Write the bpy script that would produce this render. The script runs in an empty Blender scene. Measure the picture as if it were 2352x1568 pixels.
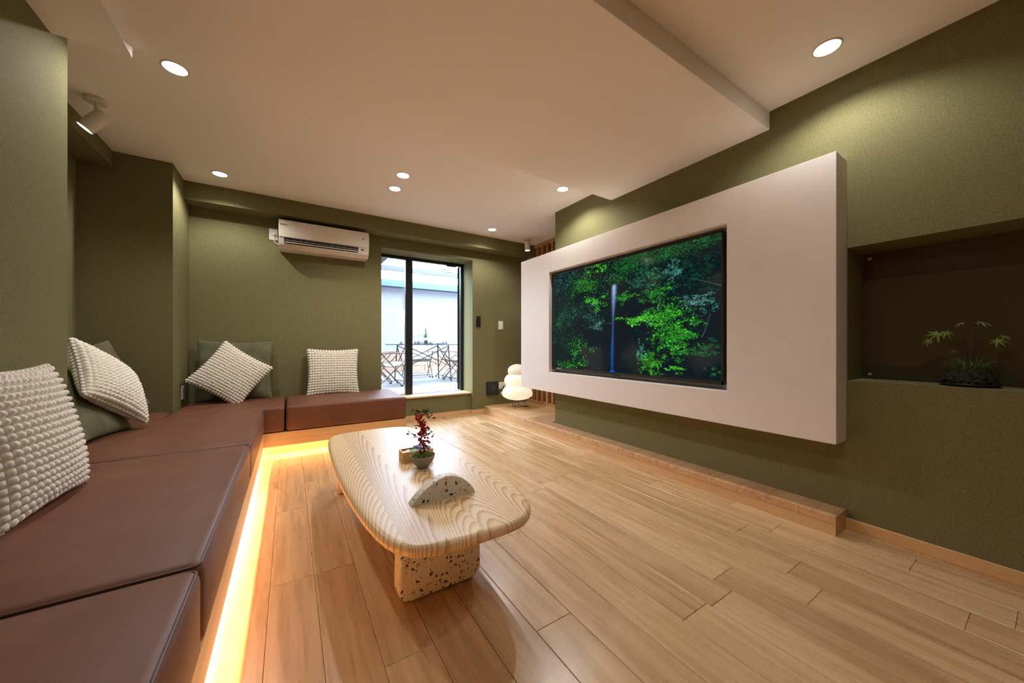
import bpy, bmesh, math, random
import numpy as np
from mathutils import Vector, Matrix

random.seed(7)
rng = np.random.default_rng(11)
SC = bpy.context.scene
COL = SC.collection

# ------------------------------------------------------------------ camera
# level two-point perspective; room axes: +Y towards the window wall, +X towards the TV wall
FPX, CX, HY, W, H = 803.74, 1176.0, 790.05, 2352, 1568
TH = math.atan((CX - 665.11) / FPX)
cam_d = bpy.data.cameras.new('camera')
cam_d.sensor_width = 36.0
cam_d.sensor_fit = 'HORIZONTAL'
cam_d.lens = FPX / W * 36.0
cam_d.shift_y = (HY - H / 2) / W
cam_d.clip_start = 0.02
cam = bpy.data.objects.new('camera', cam_d)
COL.objects.link(cam)
cam.location = (0, 0, 1.0)
cam.rotation_euler = (math.radians(90), 0, -TH)
SC.camera = cam

# ------------------------------------------------------------------ world / exposure
world = bpy.data.worlds.new('sky')
SC.world = world
world.use_nodes = True
bg = world.node_tree.nodes['Background']
bg.inputs[0].default_value = (0.64, 0.79, 1.0, 1)
bg.inputs[1].default_value = 27.0
SC.view_settings.view_transform = 'Standard'
SC.view_settings.look = 'None'
SC.view_settings.gamma = 1.0
SC.cycles.max_bounces = 5; SC.cycles.diffuse_bounces = 4; SC.cycles.glossy_bounces = 3; SC.cycles.transmission_bounces = 4; SC.cycles.transparent_max_bounces = 6
SC.cycles.adaptive_threshold = 0.05
SC.view_settings.use_curve_mapping = False
SC.view_settings.exposure = 0.26
LAMP_COL = (1.0, 0.965, 0.915)
LED_COL = (1.0, 0.79, 0.48)
LAMP_W = 29.0


# ------------------------------------------------------------------ pixel -> place helpers
_c, _s = math.cos(TH), math.sin(TH)
def ray(px, py):
    u = (px - CX) / FPX
    return Vector((u * _c + _s, -u * _s + _c, (HY - py) / FPX))
def AX(px, py, x):
    r = ray(px, py); return r * (x / r.x) + Vector((0, 0, 1))
def AY(px, py, y):
    r = ray(px, py); return r * (y / r.y) + Vector((0, 0, 1))
def AZ(px, py, z):
    r = ray(px, py); return r * ((z - 1) / r.z) + Vector((0, 0, 1))


# ------------------------------------------------------------------ materials
class NT:
    def __init__(s, name):
        s.m = bpy.data.materials.new(name); s.m.use_nodes = True
        s.t = s.m.node_tree; s.b = s.t.nodes['Principled BSDF']
    def n(s, typ, **kw):
        nd = s.t.nodes.new(typ)
        for k, v in kw.items():
            if k.startswith('i_'):
                key = k[2:]
                nd.inputs[int(key) if key.isdigit() else key.replace('_', ' ')].default_value = v
            else:
                setattr(nd, k, v)
        return nd
    def l(s, a, ao, b, bi):
        s.t.links.new(a.outputs[ao], b.inputs[bi])
    def ramp(s, stops, interp='LINEAR'):
        r = s.n('ShaderNodeValToRGB'); r.color_ramp.interpolation = interp
        e = r.color_ramp.elements
        while len(e) < len(stops): e.new(0.5)
        for i, (p, c) in enumerate(stops):
            e[i].position = p; e[i].color = (*c, 1)
        return r
    def bump(s, src, out, strength, dist):
        b = s.n('ShaderNodeBump', i_Strength=strength, i_Distance=dist)
        s.l(src, out, b, 'Height'); s.l(b, 'Normal', s.b, 'Normal'); return b

def lin(*rgb):
    return tuple(((v / 255) / 12.92 if v / 255 <= 0.04045 else ((v / 255 + 0.055) / 1.055) ** 2.4) for v in rgb)

def plain(name, col, rough=0.5, metal=0.0, spec=0.5, noise=0.0, nscale=40, bump=0.0, **kw):
    q = NT(name); b = q.b
    b.inputs['Base Color'].default_value = (*col, 1)
    b.inputs['Roughness'].default_value = rough
    b.inputs['Metallic'].default_value = metal
    b.inputs['Specular IOR Level'].default_value = spec
    tc = q.n('ShaderNodeTexCoord')
    nz = q.n('ShaderNodeTexNoise', i_Scale=nscale, i_Detail=4.0)
    q.l(tc, 'Object', nz, 'Vector')
    a = max(noise, 0.02)
    r = q.ramp([(0.3, tuple(c * (1 - a) for c in col)), (0.7, tuple(min(1, c * (1 + a)) for c in col))])
    q.l(nz, 'Fac', r, 'Fac'); q.l(r, 'Color', b, 'Base Color')
    if bump: q.bump(nz, 'Fac', bump, 0.002)
    for k, v in kw.items():
        b.inputs[k.replace('_', ' ')].default_value = v
    return q.m

def mat_wall():
    q = NT('olive_wallpaper'); b = q.b
    tc = q.n('ShaderNodeTexCoord')
    n1 = q.n('ShaderNodeTexNoise', i_Scale=420.0, i_Detail=3.0, i_Roughness=0.7)
    n2 = q.n('ShaderNodeTexNoise', i_Scale=130.0, i_Detail=2.0)
    q.l(tc, 'Object', n1, 'Vector'); q.l(tc, 'Object', n2, 'Vector')
    mx = q.n('ShaderNodeMath', operation='ADD'); q.l(n1, 'Fac', mx, 0); q.l(n2, 'Fac', mx, 1)
    hv = q.n('ShaderNodeMath', operation='MULTIPLY', i_1=0.5); q.l(mx, 0, hv, 0)
    r = q.ramp([(0.28, lin(98, 93, 61)), (0.5, lin(115, 110, 74)), (0.75, lin(132, 127, 90))])
    q.l(hv, 0, r, 'Fac'); q.l(r, 'Color', b, 'Base Color')
    b.inputs['Roughness'].default_value = 0.85
    b.inputs['Specular IOR Level'].default_value = 0.25
    q.bump(hv, 0, 0.35, 0.002)
    return q.m

def mat_planks(name, c_lo, c_mid, c_hi, rough=0.32, gx=24.0, gy=1.3, axis='Y', var=0.5, spec=0.5):
    """board wood: every board (object) is shifted and toned by its own random value"""
    q = NT(name); b = q.b
    tc = q.n('ShaderNodeTexCoord'); oi = q.n('ShaderNodeObjectInfo')
    off = q.n('ShaderNodeMath', operation='MULTIPLY', i_1=37.0); q.l(oi, 'Random', off, 0)
    ad = q.n('ShaderNodeVectorMath', operation='ADD'); q.l(tc, 'Object', ad, 0); q.l(off, 0, ad, 1)
    sc = (gx, gy, gx) if axis == 'Y' else (gy, gx, gx)
    mp = q.n('ShaderNodeMapping'); mp.inputs['Scale'].default_value = sc
    q.l(ad, 0, mp, 'Vector')
    fine = q.n('ShaderNodeTexNoise', i_Scale=1.5, i_Detail=3.0, i_Roughness=0.5, i_Distortion=0.5)
    q.l(mp, 'Vector', fine, 'Vector')
    mp2 = q.n('ShaderNodeMapping'); mp2.inputs['Scale'].default_value = tuple(v * 0.28 for v in sc)
    q.l(ad, 0, mp2, 'Vector')
    big = q.n('ShaderNodeTexNoise', i_Scale=1.2, i_Detail=2.0, i_Distortion=1.2)
    q.l(mp2, 'Vector', big, 'Vector')
    wv = q.n('ShaderNodeMath', operation='MULTIPLY', i_1=13.0); q.l(big, 'Fac', wv, 0)
    sn = q.n('ShaderNodeMath', operation='SINE'); q.l(wv, 0, sn, 0)
    s2 = q.n('ShaderNodeMath', operation='MULTIPLY', i_1=0.10); q.l(sn, 0, s2, 0)
    a1 = q.n('ShaderNodeMath', operation='ADD'); q.l(fine, 'Fac', a1, 0); q.l(s2, 0, a1, 1)
    # knots
    mp3 = q.n('ShaderNodeMapping'); mp3.inputs['Scale'].default_value = (5, 1.6, 5) if axis == 'Y' else (1.6, 5, 5)
    q.l(ad, 0, mp3, 'Vector')
    vor = q.n('ShaderNodeTexVoronoi', i_Scale=1.0); q.l(mp3, 'Vector', vor, 'Vector')
    kn = q.n('ShaderNodeMapRange', i_1=0.0, i_2=0.16, i_3=-0.13, i_4=0.0); q.l(vor, 'Distance', kn, 0)
    a2 = q.n('ShaderNodeMath', operation='ADD'); q.l(a1, 0, a2, 0); q.l(kn, 0, a2, 1)
    tone = q.n('ShaderNodeMapRange', i_1=0.0, i_2=1.0, i_3=-0.16 * var * 2, i_4=0.16 * var * 2); q.l(oi, 'Random', tone, 0)
    a3 = q.n('ShaderNodeMath', operation='ADD'); q.l(a2, 0, a3, 0); q.l(tone, 0, a3, 1)
    r = q.ramp([(0.0, c_lo), (0.5, c_mid), (1.0, c_hi)])
    q.l(a3, 0, r, 'Fac'); q.l(r, 'Color', b, 'Base Color')
    rr = q.n('ShaderNodeMapRange', i_1=0.3, i_2=0.7, i_3=rough - 0.015, i_4=rough + 0.03); q.l(fine, 'Fac', rr, 0)
    q.l(rr, 0, b, 'Roughness')
    b.inputs['Specular IOR Level'].default_value = spec
    q.bump(fine, 'Fac', 0.03, 0.001)
    return q.m

def mat_ash():
    """light ash with open cathedral grain, glued up from staves along Y"""
    q = NT('ash_wood'); b = q.b
    tc = q.n('ShaderNodeTexCoord')
    sx = q.n('ShaderNodeSeparateXYZ'); q.l(tc, 'Object', sx, 0)
    d = q.n('ShaderNodeMath', operation='DIVIDE', i_1=0.128); q.l(sx, 'X', d, 0)
    fl = q.n('ShaderNodeMath', operation='FLOOR'); q.l(d, 0, fl, 0)
    wn = q.n('ShaderNodeTexWhiteNoise', noise_dimensions='1D'); q.l(fl, 0, wn, 'W')
    fr = q.n('ShaderNodeMath', operation='FRACT'); q.l(d, 0, fr, 0)
    # stave-centred x, offset of the heart along y
    cx = q.n('ShaderNodeMath', operation='SUBTRACT', i_1=0.5); q.l(fr, 0, cx, 0)
    cxs = q.n('ShaderNodeMath', operation='MULTIPLY', i_1=0.128); q.l(cx, 0, cxs, 0)
    sc = q.n('ShaderNodeSeparateColor'); q.l(wn, 'Color', sc, 0)
    o1 = q.n('ShaderNodeMapRange', i_1=0.0, i_2=1.0, i_3=-0.085, i_4=0.085); q.l(sc, 0, o1, 0)
    x2 = q.n('ShaderNodeMath', operation='ADD'); q.l(cxs, 0, x2, 0); q.l(o1, 0, x2, 1)
    # warped coordinates
    nzm = q.n('ShaderNodeMapping'); nzm.inputs['Scale'].default_value = (5, 1.0, 5); q.l(tc, 'Object', nzm, 'Vector')
    nz = q.n('ShaderNodeTexNoise', i_Scale=1.0, i_Detail=2.0); q.l(nzm, 'Vector', nz, 'Vector')
    nn = q.n('ShaderNodeMapRange', i_1=0.0, i_2=1.0, i_3=-0.009, i_4=0.009); q.l(nz, 'Fac', nn, 0)
    # height of the cut above the heart varies along y -> arches
    yo = q.n('ShaderNodeMapRange', i_1=0.0, i_2=1.0, i_3=-1.0, i_4=1.0); q.l(sc, 1, yo, 0)
    y2 = q.n('ShaderNodeMath', operation='ADD'); q.l(sx, 'Y', y2, 0); q.l(yo, 0, y2, 1)
    sl = q.n('ShaderNodeMapRange', i_1=0.0, i_2=1.0, i_3=0.04, i_4=0.14); q.l(sc, 2, sl, 0)
    y3 = q.n('ShaderNodeMath', operation='MULTIPLY'); q.l(y2, 0, y3, 0); q.l(sl, 0, y3, 1)
    xx = q.n('ShaderNodeMath', operation='MULTIPLY'); q.l(x2, 0, xx, 0); q.l(x2, 0, xx, 1)
    xk = q.n('ShaderNodeMath', operation='MULTIPLY', i_1=3.6); q.l(xx, 0, xk, 0)
    ss = q.n('ShaderNodeMath', operation='ADD'); q.l(xk, 0, ss, 0); q.l(y3, 0, ss, 1)
    rt = q.n('ShaderNodeMath', operation='ADD'); q.l(ss, 0, rt, 0); q.l(nn, 0, rt, 1)
    fq = q.n('ShaderNodeMath', operation='MULTIPLY', i_1=135.0); q.l(rt, 0, fq, 0)
    f1 = q.n('ShaderNodeMath', operation='FRACT'); q.l(fq, 0, f1, 0)
    st = q.n('ShaderNodeMapping'); st.inputs['Scale'].default_value = (260, 7, 260); q.l(tc, 'Object', st, 'Vector')
    fib = q.n('ShaderNodeTexNoise', i_Scale=1.0, i_Detail=3.0); q.l(st, 'Vector', fib, 'Vector')
    fb = q.n('ShaderNodeMapRange', i_1=0.25, i_2=0.75, i_3=-0.16, i_4=0.16); q.l(fib, 'Fac', fb, 0)
    g = q.n('ShaderNodeMath', operation='ADD'); q.l(f1, 0, g, 0); q.l(fb, 0, g, 1)
    r = q.ramp([(0.0, lin(226, 199, 158)), (0.5, lin(221, 190, 146)), (0.78, lin(198, 160, 114)), (0.93, lin(168, 126, 82)), (1.0, lin(216, 186, 144))])
    q.l(g, 0, r, 'Fac')
    tv = q.n('ShaderNodeMapRange', i_1=0.0, i_2=1.0, i_3=0.88, i_4=1.07); q.l(sc, 2, tv, 0)
    hs = q.n('ShaderNodeHueSaturation'); q.l(tv, 0, hs, 'Value'); q.l(r, 'Color', hs, 'Color')
    q.l(hs, 'Color', b, 'Base Color')
    b.inputs['Roughness'].default_value = 0.36
    b.inputs['Specular IOR Level'].default_value = 0.35
    q.bump(g, 0, 0.05, 0.001)
    return q.m

def mat_terrazzo():
    q = NT('terrazzo'); b = q.b
    tc = q.n('ShaderNodeTexCoord')
    base = lin(226, 217, 201)
    prev = None
    for sc, thr, cut, cols in ((52.0, 0.36, 0.42, [(0.0, lin(20, 26, 22)), (0.45, lin(46, 42, 34)), (0.62, lin(30, 48, 36)), (0.75, lin(196, 186, 170)), (1.0, lin(206, 200, 190))]),
                               (95.0, 0.32, 0.45, [(0.0, lin(28, 26, 22)), (0.55, lin(60, 50, 40)), (0.8, lin(190, 176, 150)), (1.0, lin(200, 190, 175))]),
                               (160.0, 0.28, 0.45, [(0.0, lin(30, 28, 24)), (0.5, lin(120, 104, 84)), (1.0, lin(205, 190, 165))])):
        v = q.n('ShaderNodeTexVoronoi', i_Scale=sc, i_Randomness=1.0)
        nz = q.n('ShaderNodeTexNoise', i_Scale=sc * 1.6, i_Detail=1.0)
        q.l(tc, 'Object', nz, 'Vector')
        mixv = q.n('ShaderNodeMix', data_type='VECTOR'); mixv.inputs[0].default_value = 0.02
        q.l(tc, 'Object', mixv, 4); q.l(nz, 'Color', mixv, 5)
        q.l(mixv, 1, v, 'Vector')
        s = q.n('ShaderNodeSeparateColor'); q.l(v, 'Color', s, 0)
        on = q.n('ShaderNodeMath', operation='GREATER_THAN', i_1=cut); q.l(s, 0, on, 0)
        tr = q.n('ShaderNodeMapRange', i_1=0.0, i_2=1.0, i_3=thr * 0.45, i_4=thr); q.l(s, 1, tr, 0)
        lt = q.n('ShaderNodeMath', operation='LESS_THAN'); q.l(v, 'Distance', lt, 0); q.l(tr, 0, lt, 1)
        mk = q.n('ShaderNodeMath', operation='MULTIPLY'); q.l(on, 0, mk, 0); q.l(lt, 0, mk, 1)
        rp = q.ramp(cols); q.l(s, 2, rp, 'Fac')
        mx = q.n('ShaderNodeMix', data_type='RGBA'); q.l(mk, 0, mx, 0)
        if prev is None: mx.inputs[6].default_value = (*base, 1)
        else: q.l(prev, 2, mx, 6)
        q.l(rp, 'Color', mx, 7); prev = mx
    q.l(prev, 2, b, 'Base Color')
    b.inputs['Roughness'].default_value = 0.5
    return q.m

def mat_leather():
    q = NT('brown_leather'); b = q.b
    tc = q.n('ShaderNodeTexCoord')
    v = q.n('ShaderNodeTexVoronoi', i_Scale=420.0); q.l(tc, 'Object', v, 'Vector')
    nz = q.n('ShaderNodeTexNoise', i_Scale=5.0, i_Detail=3.0); q.l(tc, 'Object', nz, 'Vector')
    r = q.ramp([(0.3, lin(106, 67, 49)), (0.7, lin(118, 76, 56))]); q.l(nz, 'Fac', r, 'Fac')
    q.l(r, 'Color', b, 'Base Color')
    b.inputs['Roughness'].default_value = 0.5
    b.inputs['Specular IOR Level'].default_value = 0.3
    q.bump(v, 'Distance', 0.10, 0.0008)
    return q.m

def mat_velvet():
    q = NT('green_velvet'); b = q.b
    tc = q.n('ShaderNodeTexCoord')
    nz = q.n('ShaderNodeTexNoise', i_Scale=7.0, i_Detail=4.0, i_Distortion=0.6); q.l(tc, 'Object', nz, 'Vector')
    r = q.ramp([(0.3, lin(78, 77, 50)), (0.7, lin(108, 106, 76))]); q.l(nz, 'Fac', r, 'Fac')
    q.l(r, 'Color', b, 'Base Color')
    b.inputs['Roughness'].default_value = 0.8
    b.inputs['Sheen Weight'].default_value = 0.35
    b.inputs['Sheen Tint'].default_value = (*lin(150, 148, 112), 1)
    return q.m

def mat_emit(name, col, strength):
    q = NT(name); b = q.b
    b.inputs['Base Color'].default_value = (*col, 1)
    b.inputs['Emission Color'].default_value = (*col, 1)
    b.inputs['Emission Strength'].default_value = strength
    return q.m

def mat_glass(name, tint=(1, 1, 1), rough=0.0):
    """thin architectural pane: mostly see-through, mirror part by angle"""
    q = NT(name); t = q.t
    tr = q.n('ShaderNodeBsdfTransparent'); tr.inputs[0].default_value = (*tint, 1)
    gl = q.n('ShaderNodeBsdfGlossy'); gl.inputs['Roughness'].default_value = rough
    fr = q.n('ShaderNodeFresnel', i_IOR=1.45)
    mx = q.n('ShaderNodeMixShader')
    q.l(fr, 0, mx, 0); q.l(tr, 0, mx, 1); q.l(gl, 0, mx, 2)
    out = [n for n in t.nodes if n.type == 'OUTPUT_MATERIAL'][0]
    t.links.new(mx.outputs[0], out.inputs['Surface'])
    return q.m

M = {}
M['wall'] = mat_wall()
M['ceiling'] = plain('ceiling_paint', lin(240, 234, 229), 0.9, spec=0.1, noise=0.01, nscale=300, bump=0.05)
M['white_panel'] = plain('white_panel_paint', lin(226, 219, 214), 0.7, spec=0.2, noise=0.008, nscale=8)
M['floor'] = mat_planks('floor_boards', lin(162, 124, 82), lin(194, 157, 112), lin(217, 183, 138), 0.27, spec=0.85)
M['platform'] = mat_planks('platform_boards', lin(168, 124, 84), lin(205, 163, 120), lin(222, 184, 142), 0.32, axis='X', var=0.25)
M['trim'] = mat_planks('trim_wood', lin(190, 148, 100), lin(212, 172, 123), lin(222, 186, 138), 0.42, gx=30, gy=1.0, var=0.1)
M['trim_x'] = mat_planks('trim_wood_cross', lin(190, 148, 100), lin(212, 172, 123), lin(222, 186, 138), 0.42, gx=30, gy=1.0, var=0.1, axis='X')
M['slat'] = mat_planks('slat_wood', lin(160, 112, 68), lin(192, 144, 96), lin(210, 166, 116), 0.55, gx=30, gy=1.0, var=0.3)
M['slat_dark'] = plain('slat_backing', lin(92, 58, 34), 0.8, noise=0.2, nscale=20)
M['subfloor'] = plain('subfloor', lin(70, 46, 28), 0.8, noise=0.1)
M['ash'] = mat_ash()
M['terrazzo'] = mat_terrazzo()
M['leather'] = mat_leather()
M['piping'] = plain('leather_piping', lin(84, 55, 42), 0.5, noise=0.05)
M['velvet'] = mat_velvet()
M['bobble'] = plain('cream_chenille', lin(238, 232, 223), 0.95, spec=0.1, noise=0.05, nscale=500, bump=0.5)
M['bobble_base'] = plain('cream_ground_weave', lin(198, 184, 154), 0.95, spec=0.1, noise=0.05, nscale=300)
M['black'] = plain('black_plastic', lin(26, 26, 28), 0.4, noise=0.05)
M['black_matt'] = plain('black_matt', lin(30, 30, 31), 0.7, noise=0.05)
M['black_metal'] = plain('black_metal', lin(24, 26, 30), 0.35, noise=0.04)
M['white_plastic'] = plain('white_plastic', lin(232, 228, 222), 0.4, noise=0.01)
M['ac_white'] = plain('ac_plastic', lin(228, 218, 208), 0.35, noise=0.01)
M['grey_plastic'] = plain('grey_plastic', lin(150, 150, 150), 0.4, noise=0.02)
M['spot_white'] = plain('lamp_white', lin(214, 206, 190), 0.45, noise=0.01)
M['lamp_face'] = mat_emit('lamp_face', LAMP_COL, 18.0)
M['spot_face'] = mat_emit('spot_face', LAMP_COL, 9.0)
M['led'] = mat_emit('led_tape', LED_COL, 6.0)
M['glass'] = mat_glass('window_glass')
M['dark_glass'] = plain('dark_acrylic', lin(82, 74, 50), 0.2, spec=0.5, noise=0.03, nscale=3)
M['cap'] = plain('cap_white', lin(205, 198, 186), 0.4)


# ------------------------------------------------------------------ mesh helpers
class MB:
    def __init__(s): s.v = []; s.f = []
    def add(s, verts, faces):
        o = len(s.v); s.v += [tuple(p) for p in verts]; s.f += [tuple(i + o for i in f) for f in faces]; return s
    def box(s, x0, x1, y0, y1, z0, z1):
        return s.add([(x0, y0, z0), (x1, y0, z0), (x1, y1, z0), (x0, y1, z0), (x0, y0, z1), (x1, y0, z1), (x1, y1, z1), (x0, y1, z1)],
                     [(0, 3, 2, 1), (4, 5, 6, 7), (0, 1, 5, 4), (1, 2, 6, 5), (2, 3, 7, 6), (3, 0, 4, 7)])
    def tube(s, path, r, n=8, closed=False, cap=True):
        P = [Vector(p) for p in path]; k = len(P)
        R = r if isinstance(r, (list, tuple)) else [r] * k
        rings = []; up = None
        for i in range(k):
            a = P[(i - 1) % k] if (closed or i) else P[i]
            b = P[(i + 1) % k] if (closed or i < k - 1) else P[i]
            t = (b - a)
            if t.length < 1e-9: t = Vector((0, 0, 1))
            t.normalize()
            if up is None:
                up = Vector((0, 0, 1)) if abs(t.z) < 0.9 else Vector((1, 0, 0))
            e1 = up - t * up.dot(t)
            if e1.length < 1e-6: e1 = t.orthogonal()
            e1.normalize(); e2 = t.cross(e1); up = e1
            rings.append([P[i] + (e1 * math.cos(2 * math.pi * j / n) + e2 * math.sin(2 * math.pi * j / n)) * R[i] for j in range(n)])
        vs = [p for g in rings for p in g]; fs = []
        m = k if closed else k - 1
        for i in range(m):
            for j in range(n):
                a = i * n + j; b = i * n + (j + 1) % n
                c = ((i + 1) % k) * n + (j + 1) % n; d = ((i + 1) % k) * n + j
                fs.append((a, b, c, d))
        if cap and not closed:
            fs.append(tuple(range(n - 1, -1, -1))); fs.append(tuple((k - 1) * n + j for j in range(n)))
        return s.add(vs, fs)
    def bar(s, a, b, w, h=None):
        """square bar between two points"""
        a, b = Vector(a), Vector(b); h = h or w; t = (b - a).normalized()
        e1 = Vector((0, 0, 1)) if abs(t.z) < 0.95 else Vector((1, 0, 0))
        e1 = (e1 - t * e1.dot(t)).normalized(); e2 = t.cross(e1)
        vs = []
        for p in (a, b):
            for sx, sy in ((-1, -1), (1, -1), (1, 1), (-1, 1)):
                vs.append(p + e2 * (sx * w / 2) + e1 * (sy * h / 2))
        return s.add(vs, [(3, 2, 1, 0), (4, 5, 6, 7), (0, 1, 5, 4), (1, 2, 6, 5), (2, 3, 7, 6), (3, 0, 4, 7)])
    def lathe(s, prof, n=32, c=(0, 0, 0), wob=None):
        vs = []; fs = []
        for i, (r, z) in enumerate(prof):
            for j in range(n):
                a = 2 * math.pi * j / n; k = wob(a, z) if wob else 1.0
                vs.append((c[0] + r * k * math.cos(a), c[1] + r * k * math.sin(a), c[2] + z))
        for i in range(len(prof) - 1):
            for j in range(n):
                fs.append((i * n + j, i * n + (j + 1) % n, (i + 1) * n + (j + 1) % n, (i + 1) * n + j))
        fs.append(tuple(range(n - 1, -1, -1))); fs.append(tuple((len(prof) - 1) * n + j for j in range(n)))
        return s.add(vs, fs)
    def prism(s, outline, e0, e1):
        """outline: list of 3D points; extruded from offset vector e0 to e1"""
        n = len(outline); e0, e1 = Vector(e0), Vector(e1)
        vs = [Vector(p) + e0 for p in outline] + [Vector(p) + e1 for p in outline]
        fs = [tuple(range(n - 1, -1, -1)), tuple(range(n, 2 * n))] + [(i, (i + 1) % n, n + (i + 1) % n, n + i) for i in range(n)]
        return s.add(vs, fs)
    def ball(s, c, r, n=8, m=5, sq=(1, 1, 1)):
        prof = []
        vs = [(c[0], c[1], c[2] - r * sq[2])]; fs = []
        for i in range(1, m):
            ph = math.pi * i / m
            for j in range(n):
                a = 2 * math.pi * j / n
                vs.append((c[0] + r * sq[0] * math.sin(ph) * math.cos(a), c[1] + r * sq[1] * math.sin(ph) * math.sin(a), c[2] - r * sq[2] * math.cos(ph)))
        vs.append((c[0], c[1], c[2] + r * sq[2])); top = len(vs) - 1
        for j in range(n): fs.append((0, 1 + (j + 1) % n, 1 + j))
        for i in range(m - 2):
            for j in range(n):
                a = 1 + i * n + j; b = 1 + i * n + (j + 1) % n
                fs.append((a, b, b + n, a + n))
        for j in range(n): fs.append((top, top - n + j, top - n + (j + 1) % n))
        return s.add(vs, fs)
    def build(s, name, mat, parent=None, smooth=False, bevel=0.0, seg=2, org=None, fix=True):
        me = bpy.data.meshes.new(name)
        vs = s.v
        if org is not None:
            vs = [(a - org[0], b - org[1], c - org[2]) for a, b, c in vs]
        me.from_pydata(vs, [], s.f)
        if fix or bevel:
            bm = bmesh.new(); bm.from_mesh(me)
            if fix: bmesh.ops.recalc_face_normals(bm, faces=bm.faces[:])
            if bevel:
                bmesh.ops.bevel(bm, geom=bm.edges[:], offset=bevel, segments=seg, profile=0.5, affect='EDGES', clamp_overlap=True)
            bm.to_mesh(me); bm.free()
        if smooth:
            for p in me.polygons: p.use_smooth = True
        me.materials.append(mat)
        o = bpy.data.objects.new(name, me); COL.objects.link(o)
        if parent is not None: o.parent = parent
        return o

def tag(o, label=None, cat=None, group=None, kind=None):
    if label: o['label'] = label
    if cat: o['category'] = cat
    if group: o['group'] = group
    if kind: o['kind'] = kind
    return o
def thing(name, label, cat, loc=(0, 0, 0), rz=0.0, group=None):
    o = bpy.data.objects.new(name, None); COL.objects.link(o)
    o.empty_display_size = 0.05
    o.location = loc; o.rotation_euler = (0, 0, rz)
    return tag(o, label, cat, group)
def struct(o, label=None, cat=None):
    return tag(o, label, cat, None, 'structure')
def auto_smooth(o, deg=35):
    me = o.data
    bm = bmesh.new(); bm.from_mesh(me)
    for e in bm.edges:
        e.smooth = not (len(e.link_faces) == 2 and e.calc_face_angle(0) > math.radians(deg))
    for f in bm.faces: f.smooth = True
    bm.to_mesh(me); bm.free()
    return o
def copy_tree(o, parent=None):
    c = o.copy(); COL.objects.link(c); c.parent = parent
    for ch in list(o.children): copy_tree(ch, c)
    return c


# ================================================================== THE SETTING
XW, XP = 2.554, 2.391          # TV wall, platform / panel front
YB = 4.51                      # window wall
ZC, ZN, ZBK, ZSF = 2.498, 2.465, 2.352, 2.303
YR = -1.7                      # wall behind the camera
XL = -0.845; XA = -1.346; XCOL = -0.816; YCOL = 3.954; YLE = 2.406
TOP = 2.75

# floor: subfloor slab + one object per board
fl = struct(MB().box(XA - .2, 3.4, YR - .2, 5.0, -0.12, -0.012).build('floor', M['subfloor']), 'pale brown wooden board floor running towards the window wall', 'floor')
PW = 0.1585
x = -0.226 - PW
while x < XW:
    y = YR - random.uniform(0, 0.9)
    while y < 4.6:
        ln = random.choice((0.91, 1.21, 1.52, 0.75))
        y0, y1 = max(y, YR), min(y + ln, 4.60)
        if y1 - y0 > 0.02:
            g, ch = 0.0005, 0.0016
            a0, a1, b0, b1 = x + g, min(x + PW, XW + .05) - g, y0 + g, y1 - g
            me = MB()
            me.add([(a0, b0, -.012), (a1, b0, -.012), (a1, b1, -.012), (a0, b1, -.012),
                    (a0, b0, -ch), (a1, b0, -ch), (a1, b1, -ch), (a0, b1, -ch),
                    (a0 + ch, b0 + ch, 0), (a1 - ch, b0 + ch, 0), (a1 - ch, b1 - ch, 0), (a0 + ch, b1 - ch, 0)],
                   [(0, 1, 5, 4), (1, 2, 6, 5), (2, 3, 7, 6), (3, 0, 4, 7), (4, 5, 9, 8), (5, 6, 10, 9), (6, 7, 11, 10), (7, 4, 8, 11), (8, 9, 10, 11)])
            me.build('floor_board', M['floor'], fl)
        y += ln
    x += PW

# ceiling, its dropped band and the left soffit
struct(MB().box(XA - .2, 3.4, 2.275, 5.0, ZC, TOP).box(XA - .2, 3.4, YR - .2, .991, ZN, TOP).build('ceiling', M['ceiling']), 'off-white plaster ceiling', 'ceiling')
struct(MB().box(-0.605, XW + .1, .991, 2.275, ZBK, TOP).build('ceiling_dropped_band', M['ceiling']), 'dropped ceiling band crossing the middle of the room', 'ceiling')
struct(MB().box(XL - .1, -0.605, YR - .2, 2.2745, ZSF, TOP).build('ceiling_soffit', M['ceiling']), 'low white soffit along the left wall', 'ceiling')

# walls
struct(MB().box(XL - .8, XL, YR - .2, YLE, -.01, TOP).build('wall_left', M['wall']), 'olive green wall behind the nearest sofa cushions', 'wall')
struct(MB().box(XA - .3, XA, YLE - .05, 4.9, -.01, TOP).box(XA - .1, XCOL, YCOL, 4.9, -.01, TOP).build('wall_alcove', M['wall']), 'olive green alcove wall and column in the corner', 'wall')
struct(MB().box(XA - .05, -1.159, YLE - .02, YCOL + .02, 2.375, ZC + .05).build('trim_1', M['wall']), 'olive green ceiling beam inside the alcove', 'beam')
wb = MB()
OX0, OX1, OZ1 = .956, 2.20, 2.195
wb.box(-1.4, OX0, YB, 4.87, -.01, TOP).box(OX1, 3.4, YB, 4.87, -.01, TOP).box(OX0, OX1, YB, 4.87, OZ1, TOP)
wb.box(OX0, OX1, 4.571, 4.87, -.01, .288)
struct(wb.build('wall_back', M['wall']), 'olive green wall with the window opening', 'wall')
struct(MB().box(XCOL - .02, 3.2, 4.305, YB + .02, 2.33, ZC + .05).build('trim_2', M['wall']), 'olive green ceiling beam above the air conditioner', 'beam')
NY0, NY1, NZ0, NZ1, NXB = -0.55, .626, .803, 1.521, 2.833
wr = MB()
wr.box(XW, 3.4, NY1, 3.10, -.01, TOP).box(XW, 3.4, YR - .2, NY0, -.01, TOP)
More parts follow.
